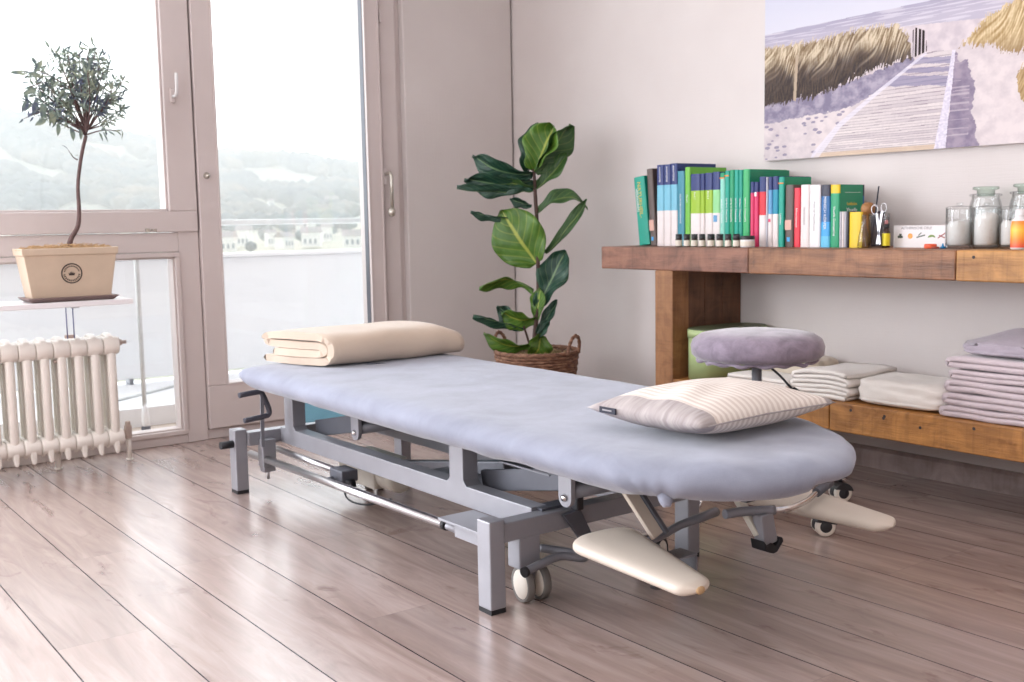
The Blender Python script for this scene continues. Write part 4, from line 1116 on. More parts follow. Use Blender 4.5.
for i, (adeg, off) in enumerate(((-106, (.030, .006)), (-21, (.006, .016)), (45, (.02, .02)), (117, (-.02, 0)), (189, (-.02, .02)))):
    a = radians(adeg); ex, ey = SX + CR * cos(a), SY + CR * sin(a)
    b = bmesh.new(); tube(b, [(SX + .03 * cos(a), SY + .03 * sin(a), .085), (SX + .16 * cos(a), SY + .16 * sin(a), .094), (ex - .03 * cos(a), ey - .03 * sin(a), .088), (ex - .004 * cos(a), ey - .004 * sin(a), .082), (ex, ey, .066)], [.017, .013, .0105, .009, .0075], 12, smooth_path=5, flat=.7)
    link_mesh('base_arm', b, 'chrome', st)
    b = bmesh.new(); tube(b, [(SX + .05 * cos(a), SY + .05 * sin(a), .0955), (SX + .16 * cos(a), SY + .16 * sin(a), .1035), (ex - .035 * cos(a), ey - .035 * sin(a), .0965)], [.010, .010, .008], 10, smooth_path=4, flat=.25)
    link_mesh('arm_pad', b, 'wheel_cream', st)
    wx, wy = ex + off[0], ey + off[1]
    cs = empty('caster', (wx, wy, .027)); cs.parent = st; cs.location = (wx - SX, wy - SY, .027); cs.rotation_euler = (0, 0, radians(-35 + (i % 3) * 8))
    for s_ in (-1, 1):
        b = bmesh.new(); y0 = s_ * .016; r = .027
        lathe(b, [(.017, y0 - .008), (.025, y0 - .008), (r, y0 - .004), (r, y0 + .004), (.025, y0 + .008), (.017, y0 + .008)], (0, 0, 0), 24, 'y'); link_mesh('tread', b, 'vinyl_worn' if False else 'wheel_cream', cs, world=False)
        b = bmesh.new(); lathe(b, [(0, y0 - .010), (.014, y0 - .0095), (.0185, y0 - .006), (.0185, y0 + .006), (.014, y0 + .0095), (0, y0 + .010)], (0, 0, 0), 24, 'y'); link_mesh('wheel', b, 'black_plastic', cs, world=False)
    b = bmesh.new()
    P = [(.0285 * cos(q), .0285 * sin(q)) for q in [radians(-20 + k * 20) for k in range(12)]]
    prism(b, P, -.010, .010, 'y'); P2 = [(.030 * cos(q), .030 * sin(q)) for q in [radians(10 + k * 16) for k in range(10)]]
    prism(b, P2, -.026, .026, 'y'); tube(b, [(0, 0, .026), (0, 0, .048)], .006, 10)
    link_mesh('hood', b, 'black_plastic', cs, world=False, bev=.001)

# ------------------------------------------------------------------ wooden wall unit
SFX = 2.702
un = empty('wooden_shelf_unit', (2.88, 1.6, 0), 'rustic reclaimed wood shelf unit along the right wall', 'shelf')
b = bmesh.new(); box(b, (SFX, 2.3295, .652), (3.062, 3.041, .734)); link_mesh('top_board', b, 'board_red', un, bev=.004)
b = bmesh.new(); box(b, (SFX, 1.6065, .6515), (3.062, 2.3285, .734)); link_mesh('top_board', b, 'board_brown', un, bev=.004)
b = bmesh.new(); box(b, (SFX, -.6, .651), (3.062, 1.6055, .734)); link_mesh('top_board', b, 'board_amber', un, bev=.004)
b = bmesh.new(); box(b, (SFX, 2.669, 0), (SFX + .082, 2.756, .652)); link_mesh('side_post', b, 'panel_front', un, bev=.003)
for xa, xb in ((SFX + .083, 2.868), (2.869, 2.962), (2.963, 3.062)):
    b = bmesh.new(); box(b, (xa, 2.672, 0), (xb, 2.752, .652)); link_mesh('side_board', b, 'panel_dark', un, bev=.003)
b = bmesh.new(); box(b, (SFX, 2.008, .186), (3.062, 2.668, .2715)); link_mesh('lower_board', b, 'board_gold', un, bev=.004)
b = bmesh.new(); box(b, (SFX, -.6, .184), (3.062, 2.006, .2725)); link_mesh('lower_board', b, 'board_gold', un, bev=.004)
for y, z in ((1.93, .255), (1.815, .252), (1.818, .246), (1.70, .235), (1.54, .255), (1.555, .716)):
    b = bmesh.new(); lathe(b, [(.0045, -.001), (.0045, .001)], (SFX, y, z), 10, 'x'); link_mesh('nail_hole', b, 'print_dark', un)
b = bmesh.new(); box(b, (SFX + .01, -.6, 0), (3.062, -.52, .651)); link_mesh('side_panel', b, 'panel_dark', un)

# ------------------------------------------------------------------ books
BX = 2.832; SZ = .7342
cols = dict(teal=(0, 150, 128), navy=(26, 44, 108), sky=(116, 184, 206), white=(232, 228, 228), brown=(88, 72, 66), petrol=(52, 132, 152), lime=(110, 182, 58), olive=(150, 186, 34), mint=(138, 208, 190),
            green=(10, 148, 100), gteal=(0, 158, 136), dgreen=(10, 140, 98), lgreen=(56, 172, 104), pink=(214, 48, 102), red=(212, 30, 50), crimson=(222, 46, 66), grey=(196, 196, 206), blue=(92, 152, 196), tblue=(10, 138, 168), offw=(226, 216, 214), mblue=(28, 100, 160), lblue=(96, 186, 222),
            yellow=(226, 190, 20), ochre=(184, 130, 60), black=(40, 40, 60), silver=(190, 188, 196), cyan=(60, 160, 220), softg=(140, 205, 140), skin=(206, 160, 146))
for k, v in cols.items(): col('book_' + k, v)
def book(y1, y0, ztop, bands, label, depth=.200, tilt=0, x=BX, side=None, title=None, tmat='print_white', tsize=.012, tz=.5, group='books on the wooden shelf', extras=(), name='book', tdir=-1):
    """y1 > y0: left and right faces of the spine; bands: [(z from which the colour runs upwards, colour)] measured from the shelf"""
    h = ztop - SZ; w = y1 - y0 - .0006; yc = (y0 + y1) / 2
    e = empty(name, (x, yc, SZ), label, 'book', group)
    mats = []; b = bmesh.new(); zc = sorted(bands); zb = [z for z, _ in zc] + [h]
    for i, (z, cname) in enumerate(zc):
        if cname not in mats: mats.append(cname)
        mi = mats.index(cname); z1 = zb[i + 1]; t_ = min(.0022, w * .25)
        # rounded spine strip with the two boards behind it
        pr = [(0 + .004, w / 2), (.0015, w / 2 * .8), (0, w / 2 * .35), (0, -w / 2 * .35), (.0015, -w / 2 * .8), (.004, -w / 2), (.007, -w / 2), (.007, w / 2)]
        prism(b, pr, z, z1, 'z', mi)
        sm = mi
        if side:
            if side not in mats: mats.append(side)
            sm = mats.index(side)
        box(b, (.007, w / 2 - t_, z), (depth, w / 2, z1), mi=sm); box(b, (.007, -w / 2, z), (depth, -w / 2 + t_, z1), mi=sm)
    link_mesh('cover', b, [M['book_' + c] for c in mats], e, world=False)
    b = bmesh.new(); t_ = min(.0022, w * .25); box(b, (.0072, -w / 2 + t_, .003), (depth - .004, w / 2 - t_, h - .004)); link_mesh('pages', b, 'paper', e, world=False)
    if title:
        L = len(title) * tsize * .55
        R = rot_axes((0, 0, tdir), (0, tdir, 0)) if True else None
        # text runs down the spine, facing -x
        xa = Vector((0, 0, -1)); za = Vector((-1, 0, 0)); ya = za.cross(xa); R = Matrix((xa, ya, za)).transposed()
        text_mesh('title', title, tsize, tmat, e, Vector((-.0006, 0, h * tz)), R, world=False)
    for (ya, yb, za, zb_, m) in extras:
        b = bmesh.new(); box(b, (-.0012, ya * w, za), (.001, yb * w, zb_)); link_mesh('spine_print', b, m, e, world=False)
    if tilt: e.rotation_euler = (tilt, 0, 0)
    return e
# (left y, right y, top z, bands)
b0 = book(2.9700, 2.9140, .990, [(0, 'teal')], 'leftmost teal book leaning left with yellow lettering on its spine', title='NATURHEIL-', tmat='print_gold', tsize=.024, tz=.66, depth=.17, extras=())
b0.rotation_euler = (radians(-6.6), 0, 0); b0.location = (BX, 2.9455, SZ + .0036)
text_mesh('subtitle', 'VERFAHREN', .016, 'print_white', b0, Vector((-.0006, .015, .17)), Matrix((Vector((0, 0, -1)), Vector((-1, 0, 0)).cross(Vector((0, 0, -1))), Vector((-1, 0, 0)))).transposed(), world=False)
b1 = book(2.9113, 2.8805, 1.018, [(0, 'brown')], 'tall brown book with a face near the foot of its spine, second from left', depth=.18, extras=[(-.3, .45, .055, .095, col('book_skin', (206, 160, 146))), (-.15, .2, .018, .032, col('book_cyan', (60, 160, 220)))])
b1.rotation_euler = (radians(-4.2), 0, 0); b1.location.y += .001; b1.location.z += .0014
for i, (ya, yb, zt, lb) in enumerate(((2.8790, 2.8435, 1.030, 'first of three tall navy, sky-blue and white volumes, next to the brown book'), (2.8425, 2.8080, 1.030, 'middle one of three tall navy, sky-blue and white volumes'), (2.8070, 2.7750, 1.032, 'last of three tall navy, sky-blue and white volumes, beside a petrol book'))):
    book(ya, yb, zt, [(0, 'offw'), (.129, 'sky'), (.222, 'navy')], lb, side='navy' if i == 2 else None, title='ANATOMIE', tsize=.011, tz=.88, depth=.205)
book(2.7740, 2.7390, 1.003, [(0, 'petrol')], 'petrol blue book between the navy volumes and the lime one', depth=.19, title='ATLAS DER OSTEOPATHIE', tsize=.009, tz=.5)
book(2.7365, 2.7110, 1.015, [(0, 'lime')], 'tall lime green book beside the petrol one', depth=.192, title='Faszien', tsize=.010, tz=.6)
book(2.7095, 2.6625, .989, [(0, 'offw'), (.116, 'olive'), (.196, 'navy')], 'widest of the navy, lime and white volumes, right of the lime green book', depth=.17, title='Band 1', tsize=.010, tz=.7)
book(2.6610, 2.6415, .989, [(0, 'offw'), (.116, 'olive'), (.196, 'navy')], 'thin navy, lime and white volume, second of its set', depth=.17)
book(2.6400, 2.6050, .990, [(0, 'offw'), (.116, 'olive'), (.196, 'navy')], 'thick navy, lime and white volume, third of its set', depth=.17, title='Band 3', tsize=.010, tz=.7)
book(2.6040, 2.5710, .992, [(0, 'offw'), (.116, 'softg'), (.196, 'navy')], 'navy, pale green and white volume with a blue emblem', depth=.17, extras=[(-.2, .3, .085, .108, col('book_blue', (92, 152, 196)))])
gs = [(2.5698, 2.5482, .987, 'mint', 'pale mint book with an orange line, leftmost of the green row', .233), (2.5473, 2.5272, .993, 'gteal', 'teal book with an orange line, second in the green row', .240), (2.5263, 2.5060, .995, 'green', 'thin green book, third in the green row', 0),
      (2.5051, 2.4859, .994, 'gteal', 'thin blue-green book, fourth in the green row', 0), (2.4850, 2.4682, .993, 'teal', 'thinnest teal book in the middle of the green row', 0), (2.4673, 2.4400, .994, 'lgreen', 'brightest green book in the green row', 0)]
for ya, yb, zt, cn, lb, ol in gs:
    bands = [(0, cn)] + ([(ol + .004, 'green')] if cn == 'mint' else [])
    book(ya, yb, zt, bands, lb, depth=.20, title='Lehrbuch Osteopathie', tsize=.009, tz=.48, extras=([(-.5, .5, ol, ol + .004, M['print_orange'])] if ol else []))
book(2.4388, 2.4345, .992, [(0, 'dgreen')], 'dark green slim book with its cover showing above the pink ones', depth=.205, side='dgreen')
book(2.4340, 2.4185, .951, [(0, 'pink'), (.180, 'navy')], 'small pink book with navy top, left one of two', depth=.14)
book(2.4178, 2.3998, .950, [(0, 'pink'), (.182, 'navy')], 'small pink book with navy top and white emblem, right one of two', depth=.14, extras=[(-.2, .3, .168, .182, M['print_white'])])
book(2.3968, 2.3690, .966, [(0, 'offw'), (.105, 'red'), (.182, 'navy')], 'red, navy and white volume right of the pink books', depth=.17)
book(2.3672, 2.3594, .964, [(0, 'grey')], 'very thin pale grey booklet between the red and the blue volumes', depth=.17)
book(2.3584, 2.3408, .964, [(0, 'offw'), (.108, 'blue'), (.187, 'navy')], 'thin sky-blue, navy and white volume', depth=.17, extras=[(-.2, .3, .082, .092, col('book_pink', (214, 48, 102)))])
book(2.3398, 2.3167, .965, [(0, 'offw'), (.108, 'tblue'), (.187, 'navy')], 'turquoise-blue, navy and white volume', depth=.17)
book(2.3155, 2.2933, .962, [(0, 'gteal')], 'teal-green book with an orange line and its green cover showing', depth=.142, side='dgreen', extras=[(-.5, .5, .205, .209, M['print_orange'])], title='Leitfaden', tsize=.010, tz=.4)
book(2.2875, 2.2540, .935, [(0, 'brown')], 'shorter brown book with a face on its spine, left of the red one', depth=.18, extras=[(-.3, .45, .055, .088, col('book_skin', (206, 160, 146))), (-.15, .2, .018, .032, col('book_cyan', (60, 160, 220)))])
book(2.2522, 2.2277, .924, [(0, 'crimson')], 'bright red book between the brown and the white ones', depth=.18, title='Schmerztherapie', tsize=.009, tz=.5)
book(2.2263, 2.1924, .933, [(0, 'offw')], 'cream white book next to the red one', depth=.19, title='Faszientherapie', tmat='print_grey', tsize=.009, tz=.5)
book(2.1913, 2.1500, .931, [(0, 'white')], 'thick white book left of the blue gradient one', depth=.19, title='Praxis der Physiotherapie', tmat='print_grey', tsize=.009, tz=.5)
book(2.1473, 2.1135, .930, [(0, 'lblue'), (.035, 'cyan'), (.08, 'mblue'), (.16, 'black')], 'blue book shading from pale to black with white lettering', depth=.18, title='MENSCH KÖRPER', tsize=.013, tz=.55)
bg = book(2.1117, 2.0783, .929, [(0, 'green'), (.168, 'yellow')], 'rightmost tall green book with a yellow top and its cover in view', depth=.122, side='dgreen', title='Visuelle Osteopathie', tsize=.011, tz=.42)
Rf = Matrix((Vector((1, 0, 0)), Vector((0, 0, 1)), Vector((0, -1, 0)))).transposed()
yb_ = -(2.1117 - 2.0783) / 2 - .0001
text_mesh('cover_title', 'Leitfaden', .014, 'print_gold', bg, Vector((.066, yb_, .135)), Rf, world=False)
text_mesh('cover_title', 'Visuelle', .0175, 'print_white', bg, Vector((.066, yb_, .116)), Rf, world=False)
text_mesh('cover_title', 'Osteopathie', .0175, 'print_white', bg, Vector((.066, yb_, .097)), Rf, world=False)
bq = bmesh.new(); box(bq, (.03, yb_ - .0003, .170), (.11, yb_ + .0003, .171)); link_mesh('cover_line', bq, 'print_white', bg, world=False)
for i, (ya, yb, cn, lb) in enumerate(((2.0770, 2.0692, 'silver', 'pale magazine, leftmost of four standing before the green cover'), (2.0683, 2.0600, 'offw', 'white magazine, second of four before the green cover'), (2.0592, 2.0512, 'silver', 'silver-grey magazine, third of four before the green cover'), (2.0504, 2.0424, 'black', 'dark navy magazine next to the yellow book'))):
    book(ya, yb, .845, [(0, cn)], lb, depth=.19, name='magazine')
book(2.0414, 1.9960, .843, [(0, 'yellow')], 'short yellow book with ochre picture at the right end of the row', depth=.034, side='ochre')

# ------------------------------------------------------------------ little bottles
VX = 2.768
v0 = None
vl = [(2.7021, .0240, 'black-capped oil vial in front of the last navy volume', 'label_white'), (2.6628, .023, 'oil vial in front of the petrol book', 'label_white'), (2.6270, .023, 'oil vial in front of the lime green book', 'label_white'), (2.5906, .022, 'slim oil vial with green-edged label', 'label_white'),
      (2.5495, .026, 'widest oil vial, fifth from the left', 'label_white'), (2.5095, .024, 'oil vial before the mint book, label tinged yellow', 'label_white'), (2.4729, .022, 'oil vial with a brownish label, seventh from the left', 'pot_rim'), (2.4356, .024, 'rightmost oil vial, beside the squat white jar', 'label_white')]
for y, w, lb, lm in vl:
    r = w / 2
    if v0 is None:
        v0 = empty('oil_vial', (VX, y, SZ), lb, 'bottle', 'oil vials in front of the books')
        b = bmesh.new(); lathe(b, [(.010, 0), (.012, .001), (.012, .0255), (.010, .028), (.0085, .029)], (0, 0, 0), 20); link_mesh('bottle_body', b, 'amber_bottle', v0, world=False)
        b = bmesh.new(); lathe(b, [(.0123, .003), (.0123, .023)], (0, 0, 0), 20, closed=False); link_mesh('label', b, 'label_white', v0, world=False)
        b = bmesh.new(); lathe(b, [(.0115, .028), (.0118, .030), (.0115, .044), (0, .0445)], (0, 0, 0), 20); link_mesh('cap', b, 'black_plastic', v0, world=False)
        e = v0
    else:
        e = copy_tree(v0); e['label'] = lb
    e.location = (VX, y, SZ); e.scale = (r / .012, r / .012, 1)
e = empty('cream_jar', (2.768, 2.388, SZ), 'squat white jar with black lid at the right end of the oil vials', 'jar')
b = bmesh.new(); lathe(b, [(.021, 0), (.0235, .002), (.0235, .024), (.022, .026)], (0, 0, 0), 28); link_mesh('jar_body', b, 'card_white', e, world=False)
b = bmesh.new(); lathe(b, [(.0238, .005), (.0238, .020)], (0, 0, 0), 28, closed=False); link_mesh('label', b, 'label_white', e, world=False)
b = bmesh.new(); lathe(b, [(.023, .026), (.0235, .028), (.0235, .037), (.022, .038), (0, .038)], (0, 0, 0), 28); link_mesh('lid', b, 'black_plastic', e, world=False)

# flask with scissors and stick, wooden brush head, amber bottle
e = empty('glass_beaker', (2.855, 1.950, SZ), 'clear glass beaker holding scissors and a stick between books and yellow bottle', 'glass')
b = bmesh.new(); lathe(b, [(.026, 0), (.030, .002), (.031, .10), (.0315, .103), (.0300, .103), (.0293, .10), (.0285, .006), (0, .005)], (0, 0, 0), 32, closed=False); link_mesh('glass', b, 'flask_glass', e, world=False)
e = empty('glass_flask', (2.835, 1.990, SZ), 'conical clear glass flask standing left of the beaker', 'glass')
b = bmesh.new(); lathe(b, [(.0, .001), (.017, 0), (.0185, .004), (.015, .035), (.0075, .070), (.0070, .098), (.0085, .100), (.006, .100), (.0055, .070), (.013, .035), (.0165, .006), (0, .005)], (0, 0, 0), 28, closed=False); link_mesh('glass', b, 'flask_glass', e, world=False)
e = empty('scissors', (2.855, 1.950, SZ + .01), 'metal scissors standing loops up in the glass beaker', 'scissors')
b = bmesh.new()
def loop(bm, c, rx, rz, r, ax=(0, 1, 0)):
    pts = [Vector(c) + Vector((0, rx * cos(2 * pi * k / 20), rz * sin(2 * pi * k / 20))) for k in range(21)]
    tube(bm, pts, r, 8, caps=False)
loop(b, (0, .016, .105), .011, .014, .0016); link_mesh('finger_loop', b, 'chrome_soft', e, world=False); b = bmesh.new(); loop(b, (0, -.016, .110), .0095, .013, .0016)
link_mesh('finger_loop', b, 'chrome_soft', e, world=False)
b = bmesh.new(); bar(b, (0, .008, .092), (0, -.004, .0), .006, .002, up=(1, 0, 0)); link_mesh('blade', b, 'chrome_soft', e, world=False); b = bmesh.new(); bar(b, (0, -.010, .098), (0, .006, .0), .006, .002, up=(1, 0, 0)); link_mesh('blade', b, 'chrome_soft', e, world=False)
b = bmesh.new(); tube(b, [(2.862, 1.980, SZ + .012), (2.862, 1.958, SZ + .185)], [.0016, .0022], 8)
tag(link_mesh('stick', b, 'tag_navy'), 'thin dark stick rising out of the glass beaker', 'stick')
e = empty('wooden_massager', (2.875, 2.003, SZ), 'brown wooden mushroom-shaped massager behind the glass flask', 'massager')
b = bmesh.new(); tube(b, [(0, 0, 0), (0, 0, .10)], [.010, .007], 16); link_mesh('handle', b, 'mushroom_brown', e, world=False)
b = bmesh.new(); lathe(b, [(0, .094), (.010, .096), (.019, .104), (.0225, .118), (.019, .130), (.010, .137), (0, .139)], (0, 0, 0), 28); link_mesh('head', b, 'mushroom_brown', e, world=False)
e = empty('dropper_bottle', (2.852, 1.9228, SZ), 'small dark bottle with yellow label and pinkish cap beside the white card', 'bottle')
b = bmesh.new(); lathe(b, [(.010, 0), (.0115, .002), (.0115, .045), (.0085, .053), (.006, .056), (.006, .060)], (0, 0, 0), 24); link_mesh('bottle_body', b, 'amber_bottle', e, world=False)
b = bmesh.new(); lathe(b, [(.0118, .006), (.0118, .043)], (0, 0, 0), 24, closed=False); link_mesh('label', b, 'label_yellow', e, world=False)
b = bmesh.new(); lathe(b, [(.0075, .058), (.0085, .060), (.0085, .070), (0, .071)], (0, 0, 0), 20); link_mesh('collar', b, 'black_plastic', e, world=False)
b = bmesh.new(); lathe(b, [(.005, .070), (.0055, .078), (.003, .083), (0, .084)], (0, 0, 0), 16); link_mesh('cap', b, 'cap_pink', e, world=False)

# card with five small pictures
e = empty('picture_card', (2.885, 1.831, SZ), 'white card showing five little fruits and herbs leaning behind the orange lid', 'card')
b = bmesh.new(); box(b, (0, -.088, 0), (.004, .088, .0655)); link_mesh('sheet', b, 'card_white', e, world=False)
R = Matrix((Vector((0, -1, 0)), Vector((0, 0, 1)), Vector((-1, 0, 0)))).transposed()
text_mesh('heading', 'AETHERISCHE OELE', .0115, 'print_grey', e, Vector((-.0003, .012, .0575)), R, world=False)
col('fruit_orange', (236, 150, 50)); col('fruit_green', (110, 140, 60)); col('fruit_red', (150, 60, 50)); col('fruit_dark', (90, 100, 90))
for yy, m, kind in ((.066, 'fruit_dark', 'leaf'), (.032, 'fruit_orange', 'round'), (-.003, 'fruit_dark', 'twig'), (-.038, 'fruit_green', 'arc'), (-.070, 'fruit_red', 'stick')):
    b = bmesh.new()
    if kind == 'round': lathe(b, [(.008, -.0006), (.008, 0)], (0, yy, .034), 20, 'x')
    elif kind == 'leaf': box(b, (-.0006, yy - .009, .028), (0, yy + .008, .035)); box(b, (-.0006, yy - .005, .033), (0, yy + .003, .041))
    elif kind == 'twig': bar(b, (-.0003, yy + .014, .030), (-.0003, yy - .014, .037), .004, .0006, up=(1, 0, 0)); bar(b, (-.0003, yy + .008, .036), (-.0003, yy - .002, .044), .003, .0006, up=(1, 0, 0))
    elif kind == 'arc': prism(b, [(yy + .012 * cos(a), .029 + .009 * sin(a)) for a in [k * pi / 8 for k in range(9)]] + [(yy - .008 + .002 * k, .030 + .001 * k) for k in range(1, 3)], -.0006, 0, 'x')
    else:
        bar(b, (-.0003, yy + .012, .028), (-.0003, yy - .012, .043), .003, .0006, up=(1, 0, 0)); bar(b, (-.0003, yy + .008, .036), (-.0003, yy - .010, .029), .003, .0006, up=(1, 0, 0))
    link_mesh('printed_picture', b, m, e, world=False)
col('lid_orange', (232, 92, 46)); col('cone_blue', (20, 128, 186)); col('rust', (150, 64, 50))
b = bmesh.new(); lathe(b, [(.0155, 0), (.0165, .002), (.0165, .011), (.0155, .013), (0, .013)], (0, 0, 0), 28)
for k in range(28):
    a = 2 * pi * k / 28; box(b, (.0162 * cos(a) - .0008, .0162 * sin(a) - .0008, .002), (.0162 * cos(a) + .0008, .0162 * sin(a) + .0008, .011))
o = link_mesh('screw_lid', b, 'lid_orange'); o.location = (2.822, 1.757, SZ); tag(o, 'round orange screw lid lying before the white card', 'lid')
b = bmesh.new(); lathe(b, [(.008, 0), (.008, .004), (.0035, .006), (.0015, .014), (0, .0145)], (0, 0, 0), 20)
o = link_mesh('dropper_tip', b, 'cone_blue'); o.location = (2.835, 1.7260, SZ); tag(o, 'tiny blue cone-shaped tip left of the glass jars', 'tip')
b = bmesh.new(); lathe(b, [(.010, 0), (.011, .001), (.011, .004), (.007, .0055), (0, .0055)], (0, 0, 0), 20)
o = link_mesh('bottle_cap', b, 'rust'); o.location = (2.812, 1.735, SZ); tag(o, 'flat rust-red cap between orange lid and blue tip', 'cap')

# glass jars
def jar(x, y, r, h, label, fill, lid='knob'):
    e = empty('glass_jar', (x, y, SZ), label, 'jar', 'glass jars on the wooden shelf')
    b = bmesh.new()
    if lid == 'knob': lathe(b, [(0, .001), (r * .9, 0), (r, .005), (r, h * .84), (r * .98, h * .87), (r * 1.02, h * .88), (r * .96, h * .88), (r * .95, h * .84), (r * .94, .008), (0, .007)], (0, 0, 0), 36, closed=False)
    else: lathe(b, [(0, .001), (r * .92, 0), (r, .006), (r, h * .68), (r * .92, h * .76), (r * .86, h * .80), (r * .86, h * .835), (r * 1.0, h * .85), (r * 1.0, h * .875), (r * .84, h * .885), (r * .80, h * .80), (r * .94, h * .66), (r * .94, .009), (0, .008)], (0, 0, 0), 36, closed=False)
    link_mesh('glass', b, 'jar_glass', e, world=False)
    b = bmesh.new()
    if lid == 'knob':
        lathe(b, [(r * 1.02, h * .885), (r * 1.04, h * .90), (r * .8, h * .925), (r * .2, h * .94), (r * .12, h * .955), (r * .24, h * .985), (r * .22, h), (0, h * 1.005)], (0, 0, 0), 32); link_mesh('lid', b, 'jar_glass', e, world=False)
    else:
        lathe(b, [(r * .55, h * .84), (r * .56, h * .94), (r * .80, h * .955), (r * .82, h * .965), (r * .82, h * .985), (r * .78, h), (0, h)], (0, 0, 0), 32); link_mesh('lid', b, 'jar_glass_green', e, world=False)
    b = bmesh.new(); rf, hf = r * .88, h * fill
    lathe(b, [(0, .010), (rf * .95, .010), (rf, .016), (rf, hf * .9), (rf * .8, hf), (0, hf * 1.02)], (0, 0, 0), 28)
    for v in b.verts:
        if v.co.z > hf * .6: v.co.z += mn.noise(v.co * 40 + Vector((y * 9, 0, 0))) * .012
        q = mn.noise(v.co * 50 + Vector((0, y * 5, 0))) * .0025; v.co.x += q * .4; v.co.y += q * .4
    link_mesh('cotton_filling', b, 'cotton', e, world=False)
jar(2.860, 1.6920, .0370, .128, 'leftmost glass jar with knobbed lid, two thirds full of white cotton', .58)
jar(2.865, 1.6140, .0355, .126, 'middle front glass jar full of heaped white pads', .74)
jar(2.870, 1.5390, .0355, .124, 'front glass jar partly hidden by the orange bottle', .60)
jar(2.985, 1.6860, .0440, .174, 'taller jar with a flat green glass lid in the back row, left one', .55, 'flat')
jar(2.985, 1.5650, .0440, .178, 'taller jar with a flat green glass lid in the back row, right one', .5, 'flat')
e = empty('orange_bottle', (2.792, 1.478, SZ), 'white squeeze bottle with orange label at the right edge of the shelf', 'bottle')
b = bmesh.new(); lathe(b, [(.020, 0), (.023, .003), (.0235, .06), (.021, .078), (.012, .088), (.012, .09)], (0, 0, 0), 28); link_mesh('bottle_body', b, 'card_white', e, world=False)
t = NT('label_orange'); tc = t.node('ShaderNodeTexCoord'); sp = t.node('ShaderNodeSeparateXYZ'); t.link(tc.outputs['Object'], sp.inputs[0])
t.base(t.ramp(t.math('MULTIPLY', sp.outputs['Z'], 12.5), [(0.1, lin((226, 84, 60))), (0.35, lin((240, 140, 50))), (0.65, lin((250, 196, 70))), (0.9, lin((240, 140, 50)))])); t.b.inputs['Roughness'].default_value = .4; M['label_orange'] = t.m
b = bmesh.new(); lathe(b, [(.0234, .006), (.0239, .06), (.0216, .076)], (0, 0, 0), 28, closed=False); link_mesh('label', b, 'label_orange', e, world=False)
b = bmesh.new(); lathe(b, [(.0135, .088), (.014, .09), (.0135, .106), (0, .107)], (0, 0, 0), 24); link_mesh('cap', b, 'card_white', e, world=False)

# ------------------------------------------------------------------ things on the lower board
LZ = .2728
hb_ = empty('hatbox', (2.875, 2.43, LZ), 'oval sage green box with dark lid behind the stool seat', 'box')
def oval(bm, cx, cy, rx, ry, z0, z1, ex=2 / 4.0, n=72, mi=0, top=True):
    A = []
    for z in (z0, z1):
        A.append([bm.verts.new((cx + rx * math.copysign(abs(cos(2 * pi * k / n)) ** ex, cos(2 * pi * k / n)), cy + ry * math.copysign(abs(sin(2 * pi * k / n)) ** ex, sin(2 * pi * k / n)), z)) for k in range(n)])
    for k in range(n): bm.faces.new((A[0][k], A[0][(k + 1) % n], A[1][(k + 1) % n], A[1][k])).smooth = True
    bm.faces.new(A[0][::-1]); bm.faces.new(A[1])
b = bmesh.new(); oval(b, 2.891, 2.584, .160, .0800, LZ + .0002, LZ + .160, 2 / 3); link_mesh('box_body', b, 'hatbox_green', hb_)
b = bmesh.new(); oval(b, 2.891, 2.584, .163, .0830, LZ + .146, LZ + .174, 2 / 3); ld = link_mesh('lid', b, 'hatbox_green', hb_)
b = bmesh.new(); oval(b, 2.891, 2.584, .161, .0810, LZ + .174, LZ + .177, 2 / 3); link_mesh('lid_top', b, 'hatbox_lid', ld)

def folded_towel(name, x0, x1, y0, y1, z0, z1, layers, mat, label, cat='towel', group=None, seed=1, jit=.003, open_right=True, amp=.0, droop=0):
    """a towel folded back and forth; folds show at the y ends, long layered side towards the room"""
    e = empty(name, ((x0 + x1) / 2, (y0 + y1) / 2, z0), label, cat, group)
    H = z1 - z0; th = H / layers; pts = []; rr = random.Random(seed)
    ya, yb = 0.0, (y1 - y0)
    for i in range(layers):
        z = th * (i + .5); e0 = ya + th * .55 + rr.uniform(0, .006); e1 = yb - th * .55 - rr.uniform(0, .006)
        seq = [(e0, z), (e0 + (e1 - e0) * .25, z + rr.uniform(-.1, .1) * th), (e0 + (e1 - e0) * .5, z), (e0 + (e1 - e0) * .75, z + rr.uniform(-.1, .1) * th), (e1, z)]
        if i % 2: seq = seq[::-1]
        pts += seq
        if i < layers - 1:
            yend = seq[-1][0]; s_ = 1 if seq[-1][0] > (ya + yb) / 2 else -1
            pts.append((yend + s_ * th * .52, z + th * .5))
    b = ribbon(pts, th * .90, x1 - x0, 12, jit, seed, sub=3)
    for v in b.verts:
        if amp:
            f = max(0, v.co.z / H); v.co.z += amp * f * (sin(pi * min(1, max(0, v.co.y / (y1 - y0)))) * .6 + mn.noise(Vector((v.co.x * 7, v.co.y * 7, seed))) * .6)
        if droop: 
            k = max(0, 1 - v.co.x / .06); v.co.z -= droop * k * k * (v.co.z / H)
    b.transform(Matrix.Translation((x0, y0, z0 + jit * .6)))
    bmesh.ops.recalc_face_normals(b, faces=b.faces)
    link_mesh('folded_cloth', b, mat, e, smooth=True)
    return e
